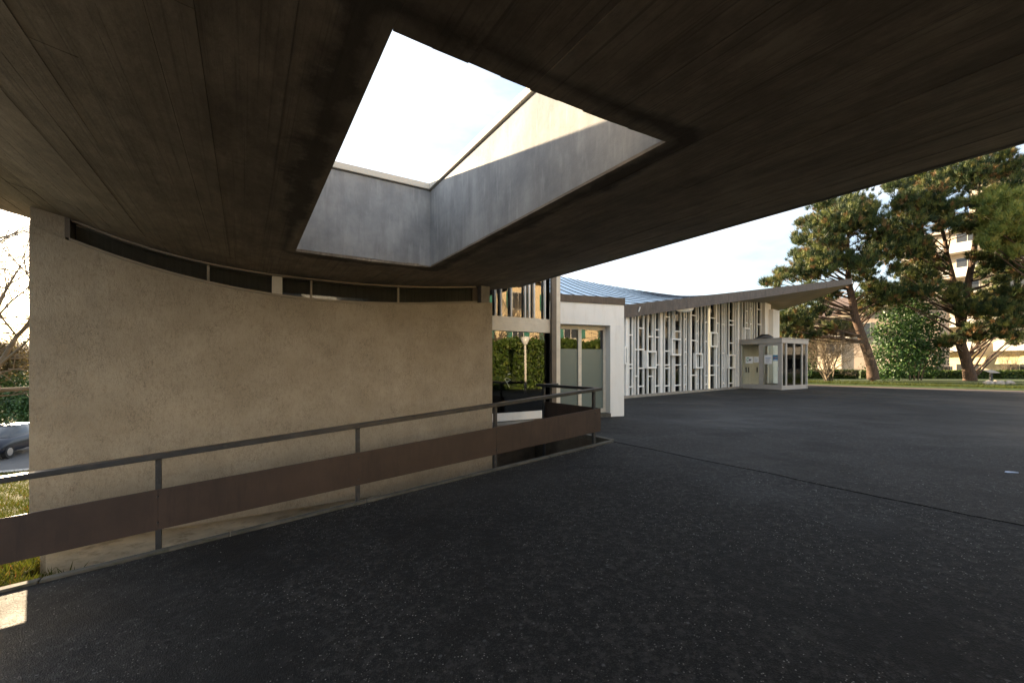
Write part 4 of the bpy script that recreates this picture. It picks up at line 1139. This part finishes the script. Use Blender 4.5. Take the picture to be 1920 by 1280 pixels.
pine('pine_tree', 'tall fork-trunked pine at the right edge of the lawn', [[(1818, 716, 0.50), (1813, 690, 0.42), (1804, 650, 0.37), (1800, 610, 0.34), (1812, 560, 0.28), (1826, 480, 0.22), (1832, 400, 0.15), (1838, 320, 0.05)],
      [(1800, 612, 0.28), (1792, 560, 0.22), (1780, 490, 0.18), (1766, 430, 0.12), (1752, 380, 0.05)]], p2, 31.0, M['needles'], depth=1.8)
p3 = [(1863,366,20),(1843,376,15),(1883,380,26),(1914,380,20),(1855,390,18),(1863,406,22),(1894,402,26),(1916,406,22),(1859,429,16),(1879,435,22),(1904,429,24),(1847,453,12),(1867,455,18),(1894,455,22),(1914,449,22),(1900,471,14),(1940,400,34),(1945,440,30),(1935,360,28),(1965,380,30),(1975,430,30)]
pine('pine_tree', 'sunlit yellow green pine reaching in from the right edge', [[(1985, 722, 0.36), (1975, 600, 0.28), (1965, 480, 0.18), (1955, 380, 0.05)]], p3, 27.0, M['needles_sunlit'], depth=1.2)

def leafy(name, label, cat, base, blobs, n, size, mat, tr=None, group=None, bark='barebark', shell=0.5):
    """broad-leaved shrub or tree: leaf quads through the volume of several uneven blobs"""
    root = empty(name, base, label, cat, group)
    vol = np.array([b[1][0] * b[1][1] * b[1][2] for b in blobs]) ** 0.75
    pick = rng.choice(len(blobs), n, p=vol / vol.sum())
    c = np.array([b[0] for b in blobs])[pick]; r = np.array([b[1] for b in blobs])[pick]
    q = rng.normal(0, 1, (n, 3)); q /= np.linalg.norm(q, axis=1)[:, None]
    q *= (rng.random(n) ** shell)[:, None]
    lump = np.array([1 + 0.55 * mnoise.noise(Vector(x * 2.6) + Vector(y)) for x, y in zip(q, c)])
    p = c + q * r * lump[:, None]
    nrm = q + rng.normal(0, 0.7, (n, 3)) + np.array([0, 0, 0.3]); nrm /= np.linalg.norm(nrm, axis=1)[:, None]
    t1 = np.cross(nrm, rng.normal(0, 1, (n, 3))); t1 /= np.linalg.norm(t1, axis=1)[:, None]
    t2 = np.cross(nrm, t1)
    sz = size * rng.uniform(0.6, 1.3, n)[:, None]
    v = np.stack([p - t1 * sz, p + t2 * sz * 0.5 + nrm * sz * 0.15, p + t1 * sz, p - t2 * sz * 0.5 + nrm * sz * 0.15], 1).reshape(-1, 3)
    keep = v[:, 2].reshape(-1, 4).min(1) > base[2] - 0.02
    v = v.reshape(-1, 4, 3)[keep].reshape(-1, 3)
    tn = np.clip(rng.normal(0.45, 0.25, n), 0, 1)[keep]
    if tr: mk('stem', tr, M[bark], root, smooth=True)
    mk_np('crown', v, np.arange(len(v)).reshape(-1, 4), mat, parent=root, tint=np.repeat(tn, 4))
    return root

GZ = PZ + 0.15
def PX(u, v_, Y): return np.array([(u - 960) / 800.0 * Y, Y, (685 - v_) / 800.0 * Y])
# glossy evergreen between the two pines
Yh = 31.8
bl = []
for u, v_, ru, rv in ((1705, 585, 34, 26), (1680, 610, 34, 30), (1730, 615, 34, 34), (1700, 640, 52, 32), (1668, 645, 28, 30), (1742, 650, 26, 32), (1690, 675, 46, 30), (1722, 672, 34, 30), (1675, 695, 30, 18), (1712, 560, 16, 16), (1648, 622, 14, 14), (1660, 592, 15, 13), (1752, 598, 16, 14), (1758, 672, 13, 16), (1690, 566, 13, 12), (1735, 578, 14, 12), (1644, 668, 12, 16), (1650, 700, 14, 10), (1745, 695, 14, 12)):
    bl.append((PX(u, v_, Yh + rng.uniform(-0.4, 0.4)), np.array([ru * 1.15, ru * 1.1, rv * 1.15]) / 800.0 * Yh))
tr = MB()
for du in (-6, 2, 9, 15):
    q0 = PX(1712 + du, 712, Yh - 0.6); q1 = PX(1712 + du * 2.2, 640, Yh)
    tr.tube([tuple(q0), tuple((q0 + q1) / 2 + np.array([0.05, 0, 0])), tuple(q1)], [0.055, 0.045, 0.02], 6)
leafy('evergreen_shrub', 'broad glossy evergreen shrub between the two pine trunks', 'shrub', (PX(1705, 712, Yh)[0], Yh, GZ - 0.1), bl, 14000, 0.10, M['laurel'], tr)
# dark conifer behind the vestibule
Yc = 33.0
bl = [(PX(1517, 640, Yc), np.array([0.45, 0.5, 1.5])), (PX(1519, 668, Yc), np.array([0.5, 0.6, 1.4])), (PX(1500, 632, Yc), np.array([0.8, 0.7, 0.9]))]
leafy('yew_tree', 'dark upright yew just behind the glass vestibule', 'tree', (PX(1510, 712, Yc)[0], Yc, GZ - 0.1), bl, 9000, 0.08, M['laurel'],
      MB().tube([tuple(PX(1510, 716, Yc)), tuple(PX(1510, 680, Yc))], [0.15, 0.08], 7))

def bare_shrub(name, label, base, n, h, spread, seed, cat='shrub', mat='barebark', r0=0.03, levels=3, up=0.85, group=None, kids=3):
    rr = random.Random(seed)
    root = empty(name, base, label, cat, group)
    m_ = MB()
    def grow(p, d, l, r, lev):
        pts, rad = [tuple(p)], [r]
        q = Vector(p); dd = Vector(d)
        ns = 4
        for i in range(ns):
            dd = (dd + Vector((rr.gauss(0, .16), rr.gauss(0, .16), rr.gauss(0.02, .10)))).normalized()
            q = q + dd * (l / ns); pts.append(tuple(q)); rad.append(r * (1 - 0.75 * (i + 1) / ns) + 0.002)
            if lev > 0:
                for _ in range(kids if i else 1):
                    if rr.random() < 0.62:
                        nd = (dd + Vector((rr.gauss(0, .55), rr.gauss(0, .55), rr.gauss(0.1, .4)))).normalized()
                        grow(q, nd, l * rr.uniform(0.4, 0.65), rad[-1] * 0.6, lev - 1)
        m_.tube(pts, rad, 4 if r < 0.03 else 6, cap=False)
    for i in range(n):
        t = rr.uniform(0, 6.28)
        d = Vector((math.cos(t) * spread * rr.uniform(.3, 1), math.sin(t) * spread * rr.uniform(.3, 1), up)).normalized()
        grow(Vector(base) + Vector((rr.uniform(-.2, .2), rr.uniform(-.2, .2), 0)), d, h * rr.uniform(.7, 1.1), r0, levels)
    mk('branches', m_, M[mat], root)
    return root
b_ = PX(1552, 712, 30.5); bare_shrub('bare_shrub', 'leafless tan shrub beside the vestibule on the lawn', (b_[0], b_[1], GZ - 0.05), 14, 3.0, 0.75, 5, r0=0.05)
b_ = PX(1888, 706, 36); bare_shrub('bare_shrub', 'thin leafless rose bush behind the rocks', (b_[0], b_[1], GZ - 0.05), 8, 1.9, 0.5, 6, r0=0.02, levels=2)

# low hedge along the back of the lawn
def hedge_run(name, label, p0, p1, w, h, z0, n, size, mat, group=None):
    root = empty(name, ((p0[0]+p1[0])/2, (p0[1]+p1[1])/2, z0), label, 'hedge', group)
    d = np.array([p1[0]-p0[0], p1[1]-p0[1]]); Ln = np.linalg.norm(d); d /= Ln; nn = np.array([-d[1], d[0]])
    s = rng.uniform(0, Ln, n); o_ = rng.uniform(-1, 1, n); zz = rng.random(n)
    # push leaves to the outer faces
    face = rng.random(n)
    o_ = np.where(face < 0.55, np.sign(o_) * rng.uniform(0.75, 1.08, n), o_)
    zz = np.where((face >= 0.55) & (face < 0.9), rng.uniform(0.86, 1.03, n), zz)
    bumpy = np.array([0.10 * mnoise.noise(Vector((x * 1.1, y, 0))) for x, y in zip(s, o_)])
    p = np.stack([p0[0] + d[0]*s + nn[0]*o_*w/2, p0[1] + d[1]*s + nn[1]*o_*w/2, z0 + zz * h * (1 + bumpy)], 1)
    nrm = rng.normal(0, 1, (n, 3)); nrm /= np.linalg.norm(nrm, axis=1)[:, None]
    t1 = np.cross(nrm, rng.normal(0, 1, (n, 3))); t1 /= np.linalg.norm(t1, axis=1)[:, None]; t2 = np.cross(nrm, t1)
    sz = size * rng.uniform(0.6, 1.3, n)[:, None]
    v = np.stack([p - t1*sz, p + t2*sz*0.55, p + t1*sz, p - t2*sz*0.55], 1).reshape(-1, 3)
    mk_np('leaves', v, np.arange(len(v)).reshape(-1, 4), mat, parent=root, tint=np.repeat(np.clip(rng.normal(.45, .25, n), 0, 1), 4))
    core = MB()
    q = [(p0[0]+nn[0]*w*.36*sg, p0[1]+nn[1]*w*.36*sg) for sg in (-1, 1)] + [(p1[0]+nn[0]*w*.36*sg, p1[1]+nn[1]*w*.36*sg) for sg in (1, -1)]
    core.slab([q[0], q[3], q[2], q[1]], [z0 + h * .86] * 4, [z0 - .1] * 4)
    mk('shaded_core', core, M['hedgecore'], root)  # solid block coloured dark for the shade behind the leaves
    return root
hedge_run('low_hedge', 'low clipped hedge left of the evergreen shrub', (19.5, 37.0), (29.0, 36.0), 1.0, 0.75, GZ - 0.05, 5000, 0.09, M['hedge'])
hedge_run('low_hedge', 'low clipped hedge right of the evergreen shrub behind the rocks', (30.0, 37.0), (48.0, 35.0), 1.0, 0.72, GZ - 0.05, 8000, 0.09, M['hedge'])
# dark fence behind the hedge
fence = empty('board_fence', (37.5, 39.0, GZ - 0.1), 'dark wooden board fence behind the low hedge', 'fence')
for i in range(14):
    x = 34.6 + i * 0.40; y = 38.9
    mk('fence_board', MB().wbox(x, x + 0.37, y, y + 0.04, GZ - 0.1, GZ + 1.0 + 0.02 * (i % 3)), M['fence'], fence)
for i in range(6):
    mk('fence_post', MB().wbox(34.9 + i, 34.98 + i, 38.82, 38.9, GZ - 0.1, GZ + 1.0), M['stone_sill'], fence)
# rockery and plaque stand
def rock(c, r, seed):
    rr = random.Random(seed); m_ = MB()
    rows = []
    for i in range(6):
        ph = -math.pi/2 + math.pi * i / 5
        row = []
        for j in range(8):
            th = 2*math.pi*j/7 if j < 7 else 0
            d = Vector((math.cos(ph)*math.cos(th), math.cos(ph)*math.sin(th), math.sin(ph)))
            k = 1 + 0.45 * mnoise.noise(d * 1.4 + Vector((seed * 3.1, 0, 0)))
            row.append((c[0] + d.x*r[0]*k, c[1] + d.y*r[1]*k, c[2] + d.z*r[2]*k))
        rows.append(row)
    return m_.grid(rows)
rk = [(1854, 0.42, 'leftmost pale rock of the pile on the lawn'), (1862, 0.34, 'second pale rock from the left in the pile'), (1872, 0.46, 'wide pale rock in the middle of the pile'), (1882, 0.40, 'fourth pale rock from the left in the pile'), (1892, 0.34, 'second pale rock from the right in the pile'), (1900, 0.40, 'rightmost pale rock of the pile on the lawn')]
for i, (u, r, lb) in enumerate(rk):
    x = (u - 960) / 800.0 * 25.5
    mk('rock', rock((x, 25.5 + 0.15 * (i % 2), GZ + 0.02), (r * 0.62, r * 0.5, r * 0.5), i + 1), M['rock'], label=lb, cat='rock', group='rocks in the pile on the lawn')
st = empty('plaque_stand', (PX(1858, 700, 27)[0], 27.0, GZ - 0.05), 'small post with a flat slanted plaque behind the rocks', 'plaque')
x0 = PX(1858, 700, 27)[0]
mk('post', MB().wbox(x0 - 0.06, x0 + 0.06, 26.95, 27.05, GZ - 0.05, GZ + 0.62), M['steel'], st)
mk('plaque', MB().hexa([(x0-.30, 26.75, GZ+.62), (x0+.30, 26.75, GZ+.62), (x0+.30, 27.2, GZ+.80), (x0-.30, 27.2, GZ+.80),
                        (x0-.30, 26.74, GZ+.65), (x0+.30, 26.74, GZ+.65), (x0+.30, 27.19, GZ+.83), (x0-.30, 27.19, GZ+.83)]), M['alu'], st)

# ------------------------------------------------------------------ houses behind the trees
def block(name, label, o, ang, wdt, dep, z0, h, wallm, cat='building', group=None):
    r_ = empty(name, (o[0], o[1], z0), label, cat, group)
    d = (math.cos(ang), math.sin(ang)); f_ = (o, d, (-d[1], d[0]))
    mk('wall', MB().fbox(f_, 0, wdt, 0, dep, z0, z0 + h), wallm, r_)
    return r_, f_
def window(r_, f_, l0, l1, z0, z1, shutter=None, out=-1):
    w = mk('window', MB().fbox(f_, l0 - .06, l1 + .06, -0.05, -0.002, z0 - .06, z1 + .06), M['parapet'], r_)
    mk('pane', MB().fbox(f_, l0, (l0+l1)/2 - .03, -0.056, -0.0505, z0, z1), M['window'], w)
    mk('pane', MB().fbox(f_, (l0+l1)/2 + .03, l1, -0.056, -0.0505, z0, z1), M['window'], w)
    mk('sill', MB().fbox(f_, l0 - .15, l1 + .15, -0.16, -0.051, z0 - .16, z0 - .065), M['stone_sill'], w)
    if shutter:
        sw_ = (l1 - l0) / 2
        for a, b in ((l0 - .08 - sw_, l0 - .08), (l1 + .08, l1 + .08 + sw_)):
            mk('shutter', MB().fbox(f_, a, b, -0.09, -0.003, z0 - .03, z1 + .03), shutter, w)

# cream apartment house on the right
apt, AFm = block('apartment_house', 'cream apartment house with long white balconies behind the tall pine', (51.5, 56.5), R(-62), 34, 14, -1.6, 17.8, M['wall_cream'])
for i in range(6):
    zf = -1.2 + i * 2.95
    for j in range(8):
        l0 = 1.2 + j * 4.1
        if i == 0:
            if j in (1, 2, 4):
                mk('awning', MB().hexa([tuple(np.array((AFm[0][0] + AFm[1][0]*l - AFm[2][0]*d, AFm[0][1] + AFm[1][1]*l - AFm[2][1]*d, z))) for l, d, z in
                    ((l0 - .6, 1.4, zf + 1.35), (l0 + 2.6, 1.4, zf + 1.35), (l0 + 2.6, .06, zf + 2.4), (l0 - .6, .06, zf + 2.4), (l0 - .6, 1.4, zf + 1.40), (l0 + 2.6, 1.4, zf + 1.40), (l0 + 2.6, .06, zf + 2.46), (l0 - .6, .06, zf + 2.46))]), M['awning'], apt)
            window(apt, AFm, l0, l0 + 1.9, zf + 0.6, zf + 2.2)
        else:
            window(apt, AFm, l0, l0 + 1.9, zf + 0.35, zf + 2.3)
    if i:
        for j in range(4):
            l0 = 0.5 + j * 8.2
            bc = mk('balcony', MB().fbox(AFm, l0, l0 + 6.9, -1.5, -0.06, zf - 0.12, zf + 0.05), M['parapet'], apt)
            mk('balcony_parapet', MB().fbox(AFm, l0, l0 + 6.9, -1.5, -1.4, zf + 0.051, zf + 1.0).fbox(AFm, l0, l0 + .1, -1.399, -.06, zf + .051, zf + 1.0).fbox(AFm, l0 + 6.8, l0 + 6.9, -1.399, -.06, zf + .051, zf + 1.0), M['parapet'], bc)
mk('roof_slab', MB().fbox(AFm, -0.6, 34.6, -0.8, 14.6, 16.2, 16.5), M['stone_sill'], apt)
mk('upper_storey', MB().fbox(AFm, 6, 33, 1.5, 13, 16.5, 22.5), M['wall_cream'], apt)
# pinkish house to the left of it
hs, HFm = block('villa', 'pinkish two-storey house with brown hipped roof behind the leaning pine', (35.5, 46.0), R(-50), 7.5, 9, -1.6, 7.6, M['wall_pink'])
hl, HLm = block('villa_wing', 'pale house wing with white balconies left of the pinkish house', (33.2, 51.0), R(-58), 6.9, 8, -1.6, 6.9, M['wall_cream'])
def hip(r_, f_, l0, l1, d0, d1, z, h, inset, m_):
    (ox, oy), (lx, ly), (dx, dy) = f_
    q = lambda l, d, zz: (ox+lx*l+dx*d, oy+ly*l+dy*d, zz)
    mb_ = MB(); mb_.v = [q(l0,d0,z), q(l1,d0,z), q(l1,d1,z), q(l0,d1,z), q(l0+inset,(d0+d1)/2,z+h), q(l1-inset,(d0+d1)/2,z+h)]
    mb_.f = [(0,1,5,4), (1,2,5), (2,3,4,5), (3,0,4), (3,2,1,0)]
    rf = mk('roof', mb_, m_, r_)
    mk('gutter', MB().fbox(f_, l0, l1, d0 - .12, d0 - .002, z - .12, z + .03), M['trim'], rf)
    return rf
hip(hs, HFm, -0.8, 8.3, -0.8, 9.8, 6.02, 2.2, 4.0, M['roof'])
hip(hl, HLm, -0.6, 7.6, -0.7, 8.7, 5.32, 2.6, 3.0, M['roof'])
window(hs, HFm, 4.8, 6.0, 3.0, 4.4); window(hs, HFm, 1.2, 2.4, 3.0, 4.4); window(hs, HFm, 4.8, 6.0, -0.2, 1.2)
mk('downpipe', MB().fbox(HFm, -0.02, 0.10, -0.14, -0.01, -1.5, 4.9), M['stone_sill'], hs)
mk('downpipe', MB().fbox(HFm, 5.4, 5.5, -0.12, -0.01, -1.5, 4.9), M['stone_sill'], hs)
for i, zf in enumerate((3.0,)):
    bc = mk('balcony', MB().fbox(HLm, 0.5, 6.4, -1.3, -0.06, zf - 0.1, zf + 0.05), M['parapet'], hl)
    mk('balcony_parapet', MB().fbox(HLm, 0.5, 6.4, -1.3, -1.2, zf + 0.051, zf + 0.85), M['parapet'], bc)
for l0 in (1.0, 3.8):
    for zf in (1.2, 3.2): window(hl, HLm, l0, l0 + 1.7, zf + .1, zf + 1.2)

# ------------------------------------------------------------------ far left: scrub, bare tree, car, hill
def YL(u, v_, Y): return PX(u, v_, Y)
tl = bare_shrub('bare_tree', 'leafless spreading tree standing left of the stucco wall', tuple(np.array([-12.2, 9.4, terrain(*AB(-12.2, 9.4))])), 1, 5.5, 0.1, 11, 'tree', r0=0.17, levels=3, up=1.0, kids=4)
# long boughs reaching into view
m_ = MB()
rr = random.Random(4)
for v0, v1 in ((455, 432), (502, 512), (540, 548), (575, 602), (610, 596), (640, 628), (655, 668), (700, 690), (725, 742)):
    q0 = YL(-90, v0 + rr.uniform(-10, 10), 10.0); q1 = YL(75, v1, 10.5)
    pts = [tuple(q0 + (q1 - q0) * s + np.array([0, 0, 0.10 * math.sin(s * 5 + v0)])) for s in np.linspace(0, 1, 8)]
    m_.tube(pts, [0.035 - 0.028 * s for s in np.linspace(0, 1, 8)], 5)
    for k in range(9):
        s = rr.uniform(0.25, 0.95); p = q0 + (q1 - q0) * s
        d = np.array([rr.uniform(.3, 1.0), rr.uniform(-.3, .3), rr.uniform(-.7, .7)]); ln = rr.uniform(.3, .9)
        m_.tube([tuple(p), tuple(p + d * ln * .5 + np.array([0, 0, .05])), tuple(p + d * ln)], [0.011, 0.008, 0.003], 4)
mk('bough', m_, M['barebark'], tl)
def scrub(u, v_, Y, r, n, mat, label, name='scrub_bush', size=0.10):
    c = YL(u, v_, Y); zb = terrain(*AB(c[0], c[1]))
    bl_ = [(c + np.array([rng.uniform(-.5, .5), rng.uniform(-.3, .3), rng.uniform(-.5, .5)]) * r, np.array([r * .7, r * .6, r * .6])) for _ in range(5)]
    st_ = MB().tube([(c[0], c[1], zb - .1), (c[0] + .1, c[1], (zb + c[2]) / 2), (c[0], c[1], c[2] + .2)], [0.12, 0.08, 0.03], 6)
    return leafy(name, label, 'bush', (c[0], c[1], zb), bl_, n, size, mat, st_)
scrub(10, 735, 33, 2.6, 6000, M['hedge'], 'dark green bush above the parked car')
scrub(40, 690, 38, 2.6, 5000, M['autumn'], 'brown scrubby bush beside the wall edge in the distance')
scrub(-10, 680, 30, 2.2, 4500, M['autumn'], 'brown leafy bush at the far left edge')
scrub(45, 775, 31, 2.0, 5000, M['laurel'], 'low dark bush right of the parked car')
scrub(-20, 775, 34, 2.4, 4500, M['laurel'], 'low dark bush behind the parked car at the left edge')
# hill
m_ = MB()
rows = []
for i in range(6):
    rr_ = 420 + i * 60
    rows.append([(rr_ * math.sin(t), rr_ * math.cos(t), -6 + (math.sin(i / 5 * math.pi / 2)) * (26 + 12 * mnoise.noise(Vector((t * 4, 0, 0))))) for t in np.linspace(-1.6, -0.2, 50)])
mk('hill', m_.grid(rows), M['hill'], base=(0, 0, 0), kind='structure', smooth=True)

def car(base, rot, label):
    r_ = empty('parked_car', base, label, 'car')
    ca, sa = math.cos(rot), math.sin(rot)
    def Wc(p): return (base[0] + p[0]*ca - p[1]*sa, base[1] + p[0]*sa + p[1]*ca, base[2] + p[2])
    # side profile (x forward), lofted across the width with tumblehome
    prof = [(-1.95, .35), (-2.0, .75), (-1.9, .98), (-1.45, 1.02), (1.0, 0.98), (1.75, .82), (1.98, .62), (2.0, .35)]
    ys = [(-.84, .9), (-.80, 1.0), (.80, 1.0), (.84, .9)]
    m_ = MB()
    rows = []
    for y, k in ((-.80, .0), (-.87, .3), (-.85, .8), (-.72, 1.0), (.72, 1.0), (.85, .8), (.87, .3), (.80, .0)):
        rows.append([Wc((x * (1 - .03 * abs(y)), y, .30 + (z - .30) * k if k < 1 else z)) for x, z in prof])
    m_.grid(rows)
    body = mk('body', m_, M['carpaint'], r_, smooth=True)
    gp = [(-1.55, 1.0), (-1.15, 1.40), (-.3, 1.47), (.35, 1.42), (1.05, .98)]
    m_ = MB(); rows = []
    for y, k in ((-.74, 0), (-.60, 1), (.60, 1), (.74, 0)):
        rows.append([Wc((x, y, .97 + (z - .97) * k)) for x, z in gp])
    m_.grid(rows); mk('cabin_glass', m_, M['window'], r_, smooth=True)
    mk('roof', MB().hexa([Wc(p) for p in ((-1.1, -.58, 1.41), (.3, -.58, 1.44), (.3, .58, 1.44), (-1.1, .58, 1.41), (-1.05, -.52, 1.47), (.25, -.52, 1.485), (.25, .52, 1.485), (-1.05, .52, 1.47))]), M['carpaint'], r_)
    for y in (-.6, .6):
        c = Vector(Wc((1.86, y, .72)))
        f_ = Vector((ca, sa, .25)).normalized()
        h_ = mk('headlight', MB().tube([tuple(c - f_*.10), tuple(c + f_*.03), tuple(c + f_*.06)], [.17, .16, .08], 12), M['lens'], r_, smooth=True)
    mk('grille', MB().hexa([Wc(p) for p in ((1.97, -.45, .40), (2.02, -.45, .40), (2.02, .45, .40), (1.97, .45, .40), (1.97, -.45, .56), (2.01, -.45, .56), (2.01, .45, .56), (1.97, .45, .56))]), M['black'], r_)
    mk('number_plate', MB().hexa([Wc(p) for p in ((2.021, -.26, .42), (2.03, -.26, .42), (2.03, .26, .42), (2.021, .26, .42), (2.021, -.26, .53), (2.03, -.26, .53), (2.03, .26, .53), (2.021, .26, .53))]), M['paper'], r_)
    for x in (-1.3, 1.28):
        for y in (-.80, .80):
            sgn = 1 if y > 0 else -1
            w_ = mk('wheel', MB().tube([Wc((x, y - .10*sgn, .32)), Wc((x, y + .085*sgn, .32))], .32, 18), M['tyre'], r_, smooth=False)
            mk('rim', MB().tube([Wc((x, y + .05*sgn, .32)), Wc((x, y + .092*sgn, .32))], [.22, .19], 12), M['rim'], w_)
    return r_
c0 = YL(8, 856, 21.5); c0[2] = terrain(-30, 26.8) + 0.03
car((c0[0], c0[1], c0[2]), math.atan2(-0.86, 0.35), 'dark navy car parked on the street left of the wall')

# ------------------------------------------------------------------ across the forecourt, seen in the glass: hedge, lamp, yellow house, pollard
hedge_run('tall_hedge', 'tall green hedge mirrored in the lobby glass', W(7, -4.5, 0)[:2], W(30, -4.5, 0)[:2], 1.4, 2.75, PZ - 0.25, 45000, 0.10, M['hedge'])
lp_ = W(11.0, -1.6, 0)
lmp = empty('path_lamp', (lp_[0], lp_[1], PZ), 'pale path lamp with conical head mirrored in the lobby glass', 'lamp')
mk('pole', MB().tube([(lp_[0], lp_[1], PZ), (lp_[0], lp_[1], PZ + 2.25)], 0.055, 10), M['parapet'], lmp, smooth=True)
mk('lamp_head', MB().tube([(lp_[0], lp_[1], PZ + 2.2), (lp_[0], lp_[1], PZ + 2.25), (lp_[0], lp_[1], PZ + 2.55), (lp_[0], lp_[1], PZ + 2.6)], [.08, .12, .24, .05], 14), M['lamp_globe'], lmp, smooth=True)
yh, YFm = block('yellow_house', 'yellow house with green shutters mirrored in the porch door glass', W(32, -19, 0)[:2], ANG + math.pi, 28, 10, PZ - 0.2, 9.5, M['wall_yellow'])
for i in range(3):
    for j in range(7):
        window(yh, YFm, 2 + j * 3.8, 3.2 + j * 3.8, PZ + 0.8 + i * 2.9, PZ + 2.3 + i * 2.9, M['shutter'])
hip(yh, YFm, -0.6, 28.6, -0.7, 10.6, PZ + 9.3, 3.0, 4.0, M['roof'])
b_ = W(13.5, -8.5, PZ); bare_shrub('pollarded_tree', 'leafless pollarded tree mirrored in the lobby glass', b_, 1, 3.6, 0.1, 21, 'tree', r0=0.24, levels=3, up=1.0, kids=5)
b_ = W(18.5, -8.0, PZ); bare_shrub('pollarded_tree', 'second leafless pollarded tree farther along the tall hedge', b_, 1, 3.8, 0.1, 22, 'tree', r0=0.24, levels=3, up=1.0, kids=5)

# litter on the asphalt
x, y, z = ((1897 - 960) / 800 * 4.95, 4.95, PZ + 0.01)
mk('litter', MB().hexa([(x-.05, y, z), (x+.06, y-.02, z), (x+.06, y+.03, z), (x-.05, y+.03, z), (x-.05, y, z+.008), (x+.05, y-.02, z+.014), (x+.06, y+.03, z+.006), (x-.04, y+.03, z+.012)]), M['litter'], label='small scrap of pale blue litter on the asphalt', cat='litter')
